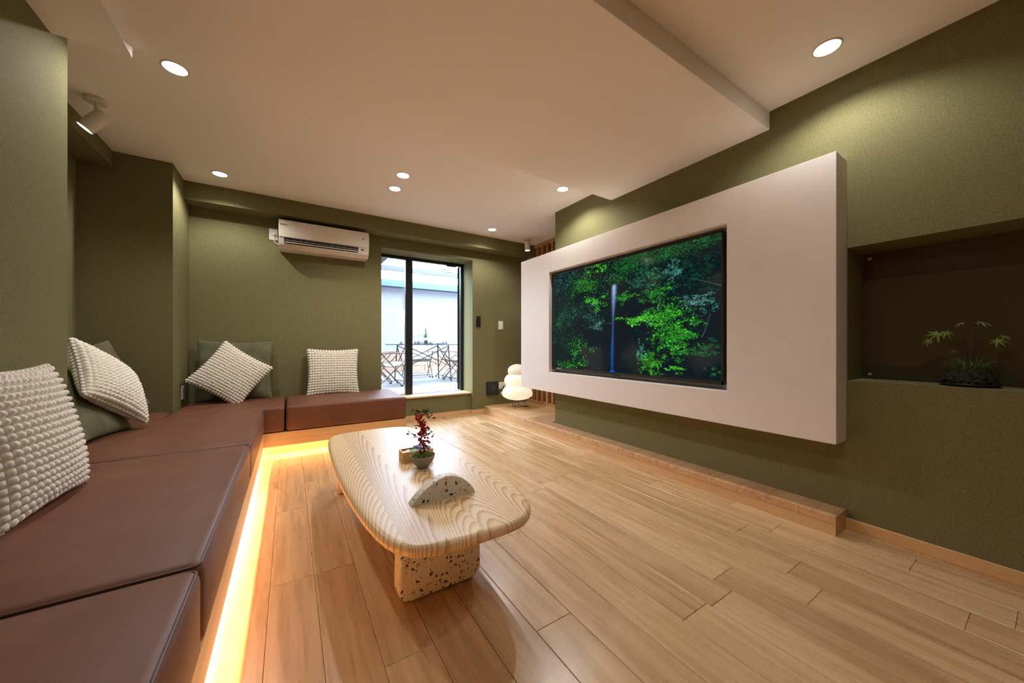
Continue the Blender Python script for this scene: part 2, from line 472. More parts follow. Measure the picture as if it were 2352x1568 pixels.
wr.box(XW, 3.4, NY0, NY1, -.01, NZ0).box(XW, 3.4, NY0, NY1, NZ1, TOP).box(NXB + .012, 3.4, NY0, NY1, NZ0, NZ1)
struct(wr.build('wall_right', M['wall']), 'olive green wall carrying the television panel and niche', 'wall')
struct(MB().box(XL - .8, 3.4, YR - .2, YR, -.01, TOP).build('wall_rear', M['wall']), 'olive green wall behind the viewer', 'wall')

# slatted wall in the recess behind the panel
ws = struct(MB().box(3.19, 3.4, 3.05, 4.87, -.01, TOP).build('wall_slatted', M['slat_dark']), 'wooden slatted wall in the recess behind the paper lamp', 'wall')
MB().box(3.14, 3.19, 3.10, 4.305, ZC - .045, ZC).build('top_rail', M['slat'], ws)
MB().box(3.14, 3.19, 4.305, YB, 2.30, 2.33).build('top_rail', M['slat'], ws)
MB().box(3.14, 3.19, 3.10, YB, .103, .145).build('bottom_rail', M['slat'], ws)
k = 0
while True:
    yy = 4.25 + .12 - k * .1205
    if yy < 3.12: break
    MB().box(3.145, 3.19, yy - .018, yy + .018, .145, ZC - .045 if yy < 4.30 else 2.30).build('slat', M['slat'], ws)
    k += 1

# raised platform with cross boards
pf = struct(MB().box(XP + .012, XW + .02, .642, 3.11, -.01, .0612).box(XP + .012, 3.19, 3.08, YB + .01, -.01, .0612).build('floor_platform', M['trim']), 'low wooden platform step along the television wall', 'step')
MB().box(XP + .002, XP + .014, .632, YB, 0, .0605).build('riser_board', M['trim'], pf)
MB().box(XP + .014, XW, .632, .644, 0, .0605).build('riser_board', M['trim_x'], pf)
y = .63; 
while y < YB - .01:
    y1 = min(y + PW, YB)
    me = MB()
    x1 = 3.185 if y > 3.09 else XW + .01
    me.box(XP, x1, y + .0004, y1 - .0004, .0615, .103)
    me.build('platform_board', M['platform'], pf, bevel=.0012, seg=1)
    y = y1

# baseboards
struct(MB().box(XW - .009, XW, YR, .632, 0, .06).build('baseboard_right', M['trim'], bevel=.0015, seg=1), 'thin wooden baseboard under the niche wall', 'baseboard')
struct(MB().box(OX0, OX1 - .002, 4.560, 4.571, 0, .062).box(OX1, XP, YB - .011, YB, 0, .062).box(OX1 - .012, OX1, YB - .011, 4.571, 0, .062).build('baseboard_back', M['trim_x']), 'thin wooden baseboard below the window', 'baseboard')

# window: fixed pane at left, open door at right
win = struct(thing('window_1', 'black framed window with fixed left pane and open right doorway', 'window', (0, 0, 0)))
FZ0, FZ1, FY0, FY1 = .31, 2.185, 4.82, 4.87
MB().box(OX0, OX1, FY0, FY1, FZ1 - .03, FZ1 + .012).build('frame_head', M['black_metal'], win)
MB().box(OX0, OX0 + .02, FY0, FY1, FZ0, FZ1).build('frame_jamb', M['black_metal'], win)
MB().box(OX1 - .045, OX1, FY0, FY1, FZ0, FZ1).build('frame_jamb', M['black_metal'], win)
MB().box(1.338, 1.434, FY0 - .01, FY1, FZ0, FZ1).build('mullion', M['black_metal'], win, bevel=.004)
MB().box(OX0, OX1, FY0, FY1, FZ0 - .01, FZ0 + .008).build('frame_threshold', M['grey_plastic'], win)
MB().box(OX0 + .02, 1.338, 4.843, 4.849, FZ0, FZ1 - .03).build('pane', M['glass'], win)
MB().box(OX0, OX1 - .003, 4.548, 4.82, .29, .31).build('window_sill', M['trim_x'], win, bevel=.002)
dr = struct(thing('door_1', 'black framed glass door swung open outside the window', 'door', (0, 0, 0)))
dr.location = (2.170, 4.885, 0); dr.rotation_euler = (0, 0, math.radians(-25.5))
MB().box(-.035, 0, 0, .05, FZ0 + .01, 2.16).build('stile', M['black_metal'], dr)
MB().box(-.035, 0, .63, .68, FZ0 + .01, 2.16).build('stile', M['black_metal'], dr)
MB().box(-.035, 0, .05, .63, 2.10, 2.16).build('top_rail', M['black_metal'], dr)
MB().box(-.035, 0, .05, .63, FZ0 + .01, FZ0 + .09).build('bottom_rail', M['black_metal'], dr)
MB().box(-.020, -.014, .05, .63, FZ0 + .09, 2.10).build('pane', M['glass'], dr)
MB().box(-.05, -.035, .006, .03, .42, .60).build('pull_handle', M['grey_plastic'], dr, bevel=.003)
MB().box(1.93, 2.08, 4.80, 4.84, 2.135, 2.165).build('closer_body', M['black_metal'], win, bevel=.004)
MB().tube([(2.02, 4.83, 2.14), (2.02, 4.83, 2.115), (1.90, 4.98, 2.105), (2.12, 5.12, 2.11)], .006, 6).build('closer_arm', M['black_metal'], win)

# ================================================================== LIGHTS
def downlight(x, y, z, label, power=1.0, size=144, r=.05):
    t = thing('ceiling_downlight', label, 'downlight', (x, y, z), 0, 'round recessed ceiling downlights')
    MB().lathe([(r + .009, 0.004), (r + .009, -.003), (r + .003, -.005), (r, -.003), (r, .004)], 40).build('trim_ring', M['spot_white'], t, smooth=True)
    MB().lathe([(r, 0.003), (r, -.0022)], 40).build('lamp_face', M['lamp_face'], t)
    ld = bpy.data.lights.new('downlight_lamp', 'SPOT')
    ld.energy = LAMP_W * power; ld.color = LAMP_COL; ld.spot_size = math.radians(size); ld.spot_blend = .55
    ld.shadow_soft_size = .015
    lo = bpy.data.objects.new('downlight_lamp', ld); COL.objects.link(lo); lo.parent = t
    lo.location = (0, 0, -.012)
    return t
downlight(-.525, 2.585, ZC, 'white downlight beside the edge of the left soffit')
downlight(-.518, 3.98, ZC, 'white downlight near the corner column')
downlight(.850, 3.14, ZC, 'nearer of the two middle downlights in front of the window wall', 1.1)
downlight(.856, 3.45, ZC, 'farther of the two middle downlights in front of the window wall', 1.1)
downlight(2.226, 2.59, ZC, 'downlight above the far half of the television panel')
downlight(2.234, 4.00, ZC, 'downlight near the window reveal at the far right', 1.1)
downlight(2.242, .624, ZN, 'large bright downlight above the niche wall', .75)
# the same grid goes on over the part of the room behind the viewer
downlight(-.520, .624, ZN, 'downlight over the near end of the left bench', .10)
downlight(.853, .20, ZN, 'front one of the pair of downlights above the viewer', .28)
downlight(.853, -.11, ZN, 'rear one of the pair of downlights above the viewer', .28)

def spotlight(loc, aim, label, power, size=70, L=.125, r=.038, pr=.055):
    t = thing('ceiling_spotlight', label, 'spotlight', loc, 0, 'cylinder spotlights on round ceiling plates')
    MB().lathe([(pr, 0.0), (pr, -.020), (pr - .005, -.024), (.0, -.024)], 32).build('ceiling_plate', M['spot_white'], t, smooth=False)
    d = Vector(aim).normalized()
    piv = Vector((0, 0, -.062))
    MB().tube([(0, 0, -.02), tuple(piv)], .008, 10).build('stem', M['spot_white'], t)
    up = Vector((0, 0, 1)); q = up.rotation_difference(-d)
    hof = Vector((.03, 0, -.03)) if d.x < -.3 else Vector((0, 0, 0))
    h = MB().lathe([(.0, .0), (r * .92, 0.0), (r, -.006), (r, -L), (r * .9, -L), (r * .88, -L + .012)], 32)
    h.v = [tuple(q @ Vector(p) + piv + hof + d * -.012) for p in h.v]
    auto_smooth(h.build('head', M['spot_white'], t))
    f = MB().lathe([(r * .9, -L + .006), (r * .9, -L + .003)], 32)
    f.v = [tuple(q @ Vector(p) + piv + hof + d * -.012) for p in f.v]
    f.build('lamp_face', M['spot_face'], t)
    ld = bpy.data.lights.new('spotlight_lamp', 'SPOT'); ld.energy = power; ld.color = LAMP_COL
    ld.spot_size = math.radians(size); ld.spot_blend = .5; ld.shadow_soft_size = .025
    lo = bpy.data.objects.new('spotlight_lamp', ld); COL.objects.link(lo); lo.parent = t
    lo.location = piv + hof + d * (L + .002)
    lo.rotation_euler = d.to_track_quat('-Z', 'Y').to_euler()
spotlight((-.999, 3.17, ZC), (-.55, -.03, -.75), 'white cylinder spotlight tilted towards the alcove', 16, 85, .14, .040, .052)
spotlight((2.839, 4.065, ZC), (.03, -.02, -1), 'white cylinder spotlight hanging straight down over the paper lamp', 10, 80)

# ================================================================== BENCH SEAT
ZT, ZB0, XF, YF = .445, .222, -.185, 3.70
bench = thing('bench_base', 'L-shaped wooden bench base with warm light strip under its edge', 'bench', (XF, YF, 0))
o = (XF, YF, 0)
FBZ = .10
MB().box(XF - .026, XF - .006, YR + .004, YF + .02, FBZ, ZB0 - .002).build('fascia', M['trim'], bench, org=o)
MB().box(XF - .026, 1.035, YF + .006, YF + .026, FBZ, ZB0 - .002).build('fascia', M['trim_x'], bench, org=o)
MB().box(XL + .003, XF - .026, YR + .004, YF, .20, ZB0 - .002).box(XA + .005, XL, YLE + .01, 3.93, .20, ZB0 - .002).box(XCOL + .002, 1.03, YF + .026, YB - .002, .20, ZB0 - .002).build('deck', M['trim'], bench, org=o)
MB().box(XF - .145, XF - .13, YR + .004, YF + .13, 0, .20).build('toe_kick', M['trim'], bench, org=o)
MB().box(XF - .13, 1.02, YF + .13, YF + .145, 0, .20).build('toe_kick', M['trim_x'], bench, org=o)
MB().box(1.015, 1.03, YF + .026, YB - .002, 0, .20).build('end_panel', M['trim'], bench, org=o)
MB().box(XF - .110, XF - .100, YR + .1, YF, .194, .199).box(XF - .110, .95, YF + .100, YF + .110, .194, .199).build('light_strip', M['led'], bench, org=o)
def led_area(loc, length, along, power):
    ld = bpy.data.lights.new('light_strip_glow', 'AREA'); ld.shape = 'RECTANGLE'; ld.energy = power; ld.color = LED_COL
    ld.size = .012 if along == 'Y' else length; ld.size_y = length if along == 'Y' else .012
    lo = bpy.data.objects.new('light_strip_glow', ld); COL.objects.link(lo); lo.parent = bench
    lo.location = Vector(loc) - Vector(o)
led_area((XF - .105, (YR + .1 + YF) / 2, .192), YF - YR - .1, 'Y', 46)
led_area(((XF - .084 + .95) / 2, YF + .105, .192), .95 - XF + .084, 'X', 9)

def seat_block(name, x0, x1, y0, y1, z0, z1, label, r=.03, crown=.010, piping=True, parent=None, group='brown leather bench cushions'):
    def axis(a0, a1, m):
        e = [0, .12 * r, .3 * r, .6 * r]
        L = [a0 + v for v in e] + list(np.linspace(a0 + r, a1 - r, m)) + [a1 - v for v in reversed(e)]
        return L
    ax, ay, az = axis(x0, x1, 9), axis(y0, y1, 9), axis(z0, z1, 3)
    bm = bmesh.new(); cache = {}
    cx, cy = (x0 + x1) / 2, (y0 + y1) / 2
    def V(x, y, z):
        key = (round(x, 5), round(y, 5), round(z, 5))
        if key in cache: return cache[key]
        p = Vector((x, y, z)); q = Vector((min(max(x, x0 + r), x1 - r), min(max(y, y0 + r), y1 - r), min(max(z, z0 + r), z1 - r)))
        d = p - q
        if d.length > 1e-9: p = q + d.normalized() * r
        if z > z1 - r * 1.01:
            u = (p.x - cx) / ((x1 - x0) / 2); v = (p.y - cy) / ((y1 - y0) / 2)
            p.z += crown * max(0, 1 - u ** 4) * max(0, 1 - v ** 4)
        p.x -= cx; p.y -= cy; p.z -= z0
        cache[key] = bm.verts.new(p); return cache[key]
    def sheet(A, B, fn):
        for i in range(len(A) - 1):
            for j in range(len(B) - 1):
                try: bm.faces.new([fn(A[i], B[j]), fn(A[i + 1], B[j]), fn(A[i + 1], B[j + 1]), fn(A[i], B[j + 1])])
                except ValueError: pass
    sheet(ax, ay, lambda a, b: V(a, b, z1)); sheet(ax, ay, lambda a, b: V(a, b, z0))
    sheet(ax, az, lambda a, b: V(a, y0, b)); sheet(ax, az, lambda a, b: V(a, y1, b))
    sheet(ay, az, lambda a, b: V(x0, a, b)); sheet(ay, az, lambda a, b: V(x1, a, b))
    bmesh.ops.recalc_face_normals(bm, faces=bm.faces[:])
    me = bpy.data.meshes.new('cushion_block'); bm.to_mesh(me); bm.free()
    for p in me.polygons: p.use_smooth = True
    me.materials.append(M['leather'])
    if parent is None:
        t = thing(name, label, 'seat cushion', (cx, cy, z0), 0, group)
    else: t = parent
    ob = bpy.data.objects.new('cushion_block' if parent is None else 'corner_infill', me); COL.objects.link(ob); ob.parent = t
    if parent is not None: ob.location = Vector((cx, cy, z0)) - t.location
    if piping:
        # welted seam running round the top edge
        k = r * (1 - math.sqrt(.5)); path = []
        rc = r * .9
        for qx, qy, a0 in ((x1 - cx - rc, y1 - cy - rc, 0), (x0 - cx + rc, y1 - cy - rc, 90), (x0 - cx + rc, y0 - cy + rc, 180), (x1 - cx - rc, y0 - cy + rc, 270)):
            for s in range(7):
                a = math.radians(a0 + 15 * s); path.append((qx + (rc - k) * math.cos(a), qy + (rc - k) * math.sin(a), z1 - z0 - k))
        MB().tube(path, .0042, 6, closed=True).build('piping', M['piping'], t, smooth=True)
    return t
seat_block('seat_cushion', XL + .004, XF, -.25, 1.165, ZB0, ZT, 'brown leather bench cushion nearest the viewer on the left')
seat_block('seat_cushion', XL + .004, XF, 1.169, 2.44, ZB0, ZT, 'long brown leather bench cushion under the nearest cream pillow')
seat_block('seat_cushion', XA + .006, XF, 2.444, 3.694, ZB0, ZT, 'brown leather bench cushion reaching into the alcove')
cc = seat_block('seat_cushion', XCOL + .006, -.037, YF, YB - .006, ZB0, ZT, 'brown leather corner bench cushion under the diamond-turned pillow', piping=False)
seat_block('', XA + .006, XCOL - .003, 3.698, YCOL - .004, ZB0, ZT, '', piping=False, parent=cc)
seat_block('seat_cushion', -.027, 1.045, YF, YB - .006, ZB0, ZT + .002, 'brown leather bench cushion in front of the window pane', piping=False)
seat_block('seat_cushion', XL + .004, XF, -1.68, -.254, ZB0, ZT, 'brown leather bench cushion behind the viewer')

# ================================================================== COFFEE TABLE
TZ = .352
tx0, tx1, ty0, ty1 = .200, .945, 1.092, 2.885
tcx, tcy = (tx0 + tx1) / 2, (ty0 + ty1) / 2
tab = thing('coffee_table', 'low ash wood coffee table with rounded corners and terrazzo end leg', 'coffee table', (tcx, tcy, 0))
TBL = [(x_ * .967, y_ * .967) for x_, y_ in ((.204, 2.155), (.212, 1.80), (.232, 1.51), (.256, 1.334), (.284, 1.229), (.331, 1.158), (.388, 1.125), (.469, 1.108), (.581, 1.102), (.709, 1.105), (.793, 1.132), (.853, 1.195), (.884, 1.275), (.922, 1.46), (.940, 1.785), (.932, 2.197), (.908, 2.50), (.868, 2.74), (.815, 2.86), (.735, 2.915), (.60, 2.935), (.44, 2.930), (.31, 2.90), (.252, 2.85), (.228, 2.76), (.212, 2.52))]
def outline(off, n=120):
    """hand-shaped rounded rectangle (closed Catmull-Rom), moved inwards by off"""
    m = len(TBL); pts = []
    for i in range(n):
        t = i / n * m; k = int(t); f = t - k
        p0, p1, p2, p3 = (Vector(TBL[(k + j) % m]) for j in (-1, 0, 1, 2))
        p = .5 * (2 * p1 + (p2 - p0) * f + (2 * p0 - 5 * p1 + 4 * p2 - p3) * f * f + (3 * p1 - p0 - 3 * p2 + p3) * f ** 3)
        d = .5 * ((p2 - p0) + 2 * (2 * p0 - 5 * p1 + 4 * p2 - p3) * f + 3 * (3 * p1 - p0 - 3 * p2 + p3) * f * f)
        nrm = Vector((-d.y, d.x)).normalized()
        pts.append((p.x + nrm.x * off - tcx, p.y + nrm.y * off - tcy))
    return pts
th = .042; prof = []
for i in range(9):
    a = math.pi * i / 8
    prof.append((.020 * (1 - math.sin(a)) , TZ - th / 2 + th / 2 * math.cos(a)))
me = MB(); n = 140; vs = []; fs = []
prof = [(.030, prof[0][1])] + prof + [(.030, prof[-1][1])]
for off, z in prof:
    vs += [(px_, py_, z) for px_, py_ in outline(off, n)]
for i in range(len(prof) - 1):
    for j in range(n):
        fs.append((i * n + j, i * n + (j + 1) % n, (i + 1) * n + (j + 1) % n, (i + 1) * n + j))
fs.append(tuple(range(n))); fs.append(tuple(reversed(range((len(prof) - 1) * n, len(prof) * n))))
me.add(vs, fs)
auto_smooth(me.build('table_top', M['ash'], tab), 50)
# terrazzo slab leg, its arched head standing above the top
def slab(outl, y0, y1, name, rb):
    bm = bmesh.new()
    f = bm.faces.new([bm.verts.new((p[0] - tcx, y0 - tcy, p[1])) for p in outl])
    r = bmesh.ops.extrude_face_region(bm, geom=[f])
    for v in r['geom']:
        if isinstance(v, bmesh.types.BMVert): v.co.y += y1 - y0
    bmesh.ops.recalc_face_normals(bm, faces=bm.faces[:])
    ed = [e for e in bm.edges if abs(e.verts[0].co.y - e.verts[1].co.y) < 1e-6]
    bmesh.ops.bevel(bm, geom=ed, offset=rb, segments=4, profile=.5, affect='EDGES', clamp_overlap=True)
    me = bpy.data.meshes.new(name); bm.to_mesh(me); bm.free(); me.materials.append(M['terrazzo'])
    ob = bpy.data.objects.new(name, me); COL.objects.link(ob); ob.parent = tab
    return auto_smooth(ob, 40)
lx0, lx1 = .350, .697
out = [(lx1 - .006, TZ - th + .004)]
def arc(cx, cz, r, a0, a1, n=8): return [(cx + r * math.cos(math.radians(a0 + (a1 - a0) * i / n)), cz + r * math.sin(math.radians(a0 + (a1 - a0) * i / n))) for i in range(n + 1)]
out = [(lx0 + .012, TZ - th + .004), (lx0 + .004, .2)] + arc(lx0 + .05, .055, .05, 180, 270) + arc(lx1 - .05, .055, .05, 270, 360) + [(lx1 - .004, .2), (lx1 - .012, TZ - th + .004)]
slab(out, 1.345, 1.432, 'terrazzo_leg', .012)
hx0, hx1 = .408, .690
head = [(hx0, TZ - .004)]
for i in range(25):
    a = math.pi - math.pi * i / 24
    u = math.cos(a); x_ = (hx0 + hx1) / 2 + (hx1 - hx0) / 2 * u + .012 * (1 - u * u)
    head.append((x_, TZ + .001 + .093 * max(0, 1 - abs(u) ** 1.75) ** .82))
head.append((hx1, TZ - .004))
slab(head, 1.386, 1.432, 'terrazzo_head', .006)
for x_ in (.300, .845):
    MB().tube([(x_ - tcx, 2.60 - tcy, .006), (x_ - tcx, 2.60 - tcy, TZ - th + .004)], [.026, .034], 24).build('wooden_leg', M['ash'], tab, smooth=False)
    MB().tube([(x_ - tcx, 2.60 - tcy, 0), (x_ - tcx, 2.60 - tcy, .006)], .022, 16).build('foot_pad', M['black_matt'], tab)
for x_ in (lx0 + .07, lx1 - .07):
    MB().tube([(x_ - tcx, 1.39 - tcy, 0), (x_ - tcx, 1.39 - tcy, .008)], .02, 16).build('foot_pad', M['black_matt'], tab)

# ================================================================== TV PANEL + TV
PY0, PY1, PZ0, PZ1 = .629, 3.554, .478, 2.001
RY0, RY1, RZ0, RZ1 = 1.168, 3.009, .694, 1.782
pn = MB()
def rect(y0, y1, z0, z1, x): return [(x, y0, z0), (x, y1, z0), (x, y1, z1), (x, y0, z1)]
pn.add(rect(PY0, PY1, PZ0, PZ1, XP) + rect(RY0, RY1, RZ0, RZ1, XP) + rect(RY0, RY1, RZ0, RZ1, XP + .125) + rect(PY0, PY1, PZ0, PZ1, XW - .001),
       [(0, 1, 5, 4), (1, 2, 6, 5), (2, 3, 7, 6), (3, 0, 4, 7), (4, 5, 9, 8), (5, 6, 10, 9), (6, 7, 11, 10), (7, 4, 8, 11), (8, 9, 10, 11),
        (0, 12, 13, 1), (1, 13, 14, 2), (2, 14, 15, 3), (3, 15, 12, 0), (12, 15, 14, 13)])
tag(pn.build('media_panel', M['white_panel'], bevel=.0022, seg=2), 'large white floating wall panel with a recess holding the television', 'wall panel')
XT = 2.432
a, b_ = AX(1267, 631.5, XT), AX(1267.6, 846, XT)
c_, d_ = AX(1660, 531, XT), AX(1661, 886, XT)
TY1, TY0 = (a.y + b_.y) / 2, (c_.y + d_.y) / 2
TZ1, TZ0 = (a.z + c_.z) / 2, (b_.z + d_.z) / 2
tv = thing('television', 'large black flat television showing a green forest with waterfall', 'television', (XT + .04, (TY0 + TY1) / 2, TZ0))
to = (XT + .04, (TY0 + TY1) / 2, TZ0)
MB().box(XT + .004, XT + .06, TY0, TY1, TZ0, TZ1).build('housing', M['black'], tv, org=to, bevel=.003)
bz = .010
fr = MB(); fr.box(XT, XT + .006, TY0, TY1, TZ1 - bz, TZ1).box(XT, XT + .006, TY0, TY1, TZ0, TZ0 + .022).box(XT, XT + .006, TY0, TY0 + bz, TZ0, TZ1).box(XT, XT + .006, TY1 - bz, TY1, TZ0, TZ1)
fr.build('bezel', M['black'], tv, org=to)
MB().box(XT - .0008, XT, TY1 - .155, TY1 - .075, TZ0 + .006, TZ0 + .015).build('nameplate', M['grey_plastic'], tv, org=to)
MB().box(XT - .004, XT + .004, (TY0 + TY1) / 2 - .03, (TY0 + TY1) / 2 + .03, TZ0 - .012, TZ0 + .002).build('sensor_bar', M['black'], tv, org=to)
# picture: painted leaf by leaf into vertex colours of a fine screen grid
SW, SH = 640, 372
img = np.zeros((SH, SW, 3), np.float32)
img[:] = (0.001, 0.0035, 0.006)
sy0, sy1, sz0, sz1 = TY0 + bz, TY1 - bz, TZ0 + .022, TZ1 - bz
def scr(px, py):
    p = AX(px, py, XT); return (sy1 - p.y) / (sy1 - sy0), (p.z - sz0) / (sz1 - sz0)
yy_, xx_ = np.mgrid[0:SH, 0:SW]
def leaf(u, v, L, Wd, ang, col, alpha):
    cx, cy = u * SW, v * SH; R = int(max(L, Wd)) + 2
    x0, x1, y0, y1 = max(0, int(cx) - R), min(SW, int(cx) + R + 1), max(0, int(cy) - R), min(SH, int(cy) + R + 1)
    if x0 >= x1 or y0 >= y1: return
    dx = xx_[y0:y1, x0:x1] - cx; dy = yy_[y0:y1, x0:x1] - cy
    a = dx * math.cos(ang) + dy * math.sin(ang); b = -dx * math.sin(ang) + dy * math.cos(ang)
    m = np.clip(1.3 - ((a / L) ** 2 + (b / Wd) ** 2), 0, 1)[..., None] * alpha
    img[y0:y1, x0:x1] = img[y0:y1, x0:x1] * (1 - m) + np.array(col, np.float32) * m
G_DARK, G_MID, G_LIT, G_TEAL = (.002, .022, .012), (.006, .085, .016), (.03, .26, .012), (.03, .17, .13)
def cluster(px, py, rx, ry, count, cols, size=3.0, spread=1.0):
    u0, v0 = scr(px, py); u1, v1 = scr(px + rx, py); u2, v2 = scr(px, py - ry)
    du, dv = abs(u1 - u0), abs(v2 - v0)
    subs = [(rng.normal(0, .55), rng.normal(0, .55), rng.uniform(.6, 1.1)) for _ in range(max(4, count // 16))]
    for _ in range(count):
        sx_, sy_, br = subs[rng.integers(len(subs))]
        u = u0 + du * spread * (sx_ + rng.normal(0, .17)); v = v0 + dv * spread * (sy_ + rng.normal(0, .13))
        c = np.array(cols[rng.integers(len(cols))]) * br * rng.choice((.12, .3, .6, 1.0, 1.7), p=(.18, .2, .25, .23, .14))
        s_ = size * rng.uniform(.6, 1.1)
        leaf(u, v, s_ * 1.3, s_ * .6, rng.normal(0, .6), c, rng.uniform(.55, .95))
for _ in range(2600):
    u, v = rng.uniform(0, 1), rng.uniform(0, 1)
    dens = .5 + .5 * math.sin(u * 9.0 + 2.2 * math.sin(v * 7)) * math.cos(v * 6.0 + u * 5.0)
    if v < .35 and .2 < u < .62: dens *= .12
    if u > .78 and v < .8: dens *= .35
    if rng.uniform() < dens:
        k_ = rng.uniform(.3, 1.6)
        leaf(u, v, rng.uniform(2, 5), rng.uniform(1, 2.2), rng.normal(0, .7), (.0022 * k_, .020 * k_, .012 * k_), .6)
for px, py, rx, ry, cnt, cols, sz in (
    (1300, 700, 40, 90, 500, (G_DARK, (.002, .03, .02)), 4), (1500, 600, 110, 50, 700, (G_DARK, G_DARK, (.003, .04, .012)), 4),
    (1600, 640, 60, 60, 300, (G_DARK,), 4), (1480, 850, 150, 40, 260, ((.001, .008, .006),), 4),
    (1300, 640, 30, 28, 260, ((.012, .05, .05), G_DARK, G_TEAL), 2.2),
    (1345, 655, 42, 30, 420, (G_MID, G_LIT, (.02, .17, .012)), 2.6), (1440, 610, 55, 30, 520, (G_MID, G_MID, (.01, .12, .012)), 2.6),
    (1375, 612, 18, 12, 120, (G_LIT, (.08, .42, .02)), 2.6), (1540, 570, 60, 22, 420, (G_MID, (.008, .11, .01), G_DARK), 2.8),
    (1630, 548, 34, 14, 160, ((.004, .06, .012),), 3), (1370, 690, 22, 18, 180, (G_LIT, (.05, .36, .015)), 2.6),
    (1345, 715, 36, 26, 260, (G_MID, G_TEAL, (.012, .12, .06)), 2.2), (1372, 745, 22, 14, 140, (G_TEAL, (.10, .22, .20)), 1.8),
    (1285, 745, 18, 30, 160, (G_MID, (.006, .10, .03)), 2.6), (1300, 800, 30, 45, 220, (G_DARK, (.003, .045, .012)), 3),
    (1330, 800, 22, 26, 200, (G_MID, G_LIT), 2.6), (1310, 835, 30, 14, 180, (G_MID, G_LIT, (.05, .32, .01)), 2.6),
    (1495, 640, 40, 22, 300, (G_TEAL, G_MID, (.02, .14, .07)), 2.2), (1545, 620, 24, 22, 160, (G_TEAL, (.08, .24, .22)), 1.8),
    (1430, 685, 20, 14, 130, (G_MID, G_LIT), 2.4), (1510, 675, 40, 18, 260, (G_MID, (.02, .2, .012)), 2.8),
    (1480, 735, 44, 14, 300, (G_LIT, (.06, .40, .015), (.08, .45, .05)), 2.8), (1525, 725, 45, 26, 420, (G_LIT, (.035, .3, .01), G_MID), 3.2),
    (1560, 760, 36, 26, 320, (G_LIT, (.03, .28, .01), G_MID), 3.2), (1530, 780, 40, 24, 300, (G_LIT, G_MID), 3.2),
    (1600, 690, 30, 16, 200, ((.06, .16, .15), G_TEAL, (.12, .26, .26)), 1.9), (1640, 700, 20, 20, 70, (G_TEAL,), 1.6),
    (1560, 810, 30, 22, 160, (G_MID, G_LIT), 3), (1490, 830, 26, 26, 300, (G_MID, G_LIT, (.04, .26, .01)), 2.8),
    (1472, 800, 8, 26, 90, (G_TEAL, (.05, .2, .12)), 2.2), (1600, 805, 26, 12, 110, ((.004, .07, .01),), 2.8),
    (1630, 790, 22, 14, 80, ((.003, .05, .015),), 2.8), (1550, 845, 20, 10, 60, (G_LIT,), 3), (1640, 855, 16, 10, 50, (G_MID,), 2.6)):
    cluster(px, py, rx, ry, cnt * 2, cols, sz * .85)
# waterfall
ut, vt = scr(1410, 652); ub, vb = scr(1405, 853)
for j in range(SH):
    v = j / SH
    if vb <= v <= vt:
        f = (v - vb) / (vt - vb)
        uc = ub + (ut - ub) * f ** 1.5; w = (.0065 + .0035 * f + .003 * math.sin(f * 9) + .006 * max(0, f - .8)) * SW
        br = .04 + .42 * max(0, (f - .55) / .45) ** 1.6 + .08 * max(0, f - .2)
        fade = min(1, (1 - f) / .03)
        d = (np.arange(SW) - uc * SW) / w
        m = np.exp(-d ** 2 * 1.4) * fade
        st = .65 + .35 * np.sin(np.arange(SW) * 2.3 + 2.5 * np.sin(6 * f)) * (.6 + .4 * math.sin(40 * f))
        col = np.array((.55, .78, 1.0)) * br * f ** .6 + np.array((.0, .055, .30)) * (1 - f * .5) * .7
        img[j] = img[j] * (1 - m[:, None] * .92) + (m * st)[:, None] * col[None]
ue, ve = scr(1405, 852)
leaf(ue, ve, 12, 2.5, 0, (.0, .05, .45), .9)
# thin branches
for pts in (((1510, 715), (1513, 700), (1516, 690)), ((1630, 720), (1618, 760), (1610, 775)), ((1590, 640), (1640, 652), (1655, 656)), ((1350, 745), (1375, 755), (1385, 760))):
    for q0, q1 in zip(pts[:-1], pts[1:]):
        for s_ in np.linspace(0, 1, 30):
            u, v = scr(q0[0] + (q1[0] - q0[0]) * s_, q0[1] + (q1[1] - q0[1]) * s_)
            leaf(u, v, 1.3, .8, 0, (.03, .045, .06), .8)
vsg = np.zeros((SH, SW, 3), np.float32)
vsg[..., 0] = XT + .0025 - to[0]
vsg[..., 1] = (sy1 - (sy1 - sy0) * (np.arange(SW) / (SW - 1)))[None, :] - to[1]
vsg[..., 2] = (sz0 + (sz1 - sz0) * (np.arange(SH) / (SH - 1)))[:, None] - to[2]
ii = (np.arange(SH - 1)[:, None] * SW + np.arange(SW - 1)[None, :]).ravel()
quads = np.stack([ii, ii + SW, ii + SW + 1, ii + 1], 1)
sme = bpy.data.meshes.new('screen')
sme.vertices.add(SW * SH); sme.vertices.foreach_set('co', vsg.ravel())
sme.loops.add(quads.size); sme.loops.foreach_set('vertex_index', quads.ravel().astype(np.int32))
sme.polygons.add(len(quads)); sme.polygons.foreach_set('loop_start', np.arange(0, quads.size, 4, dtype=np.int32))
sme.update(calc_edges=True)
att = sme.color_attributes.new('picture', 'FLOAT_COLOR', 'POINT')
att.data.foreach_set('color', np.concatenate([img, np.ones((SH, SW, 1), np.float32)], 2).astype(np.float32).ravel())
q = NT('screen_picture')
q.b.inputs['Base Color'].default_value = (.004, .004, .005, 1); q.b.inputs['Roughness'].default_value = .09
an = q.n('ShaderNodeAttribute', attribute_name='picture'); q.l(an, 'Color', q.b, 'Emission Color')
q.b.inputs['Emission Strength'].default_value = 1.8
q.b.inputs['Specular IOR Level'].default_value = .35
q.m.cycles.emission_sampling = 'NONE'   # half a million tiny screen faces are not worth sampling as lamps
sme.materials.append(q.m)
so = bpy.data.objects.new('screen', sme); COL.objects.link(so); so.parent = tv
if sme.polygons[0].normal.x > 0: sme.flip_normals()

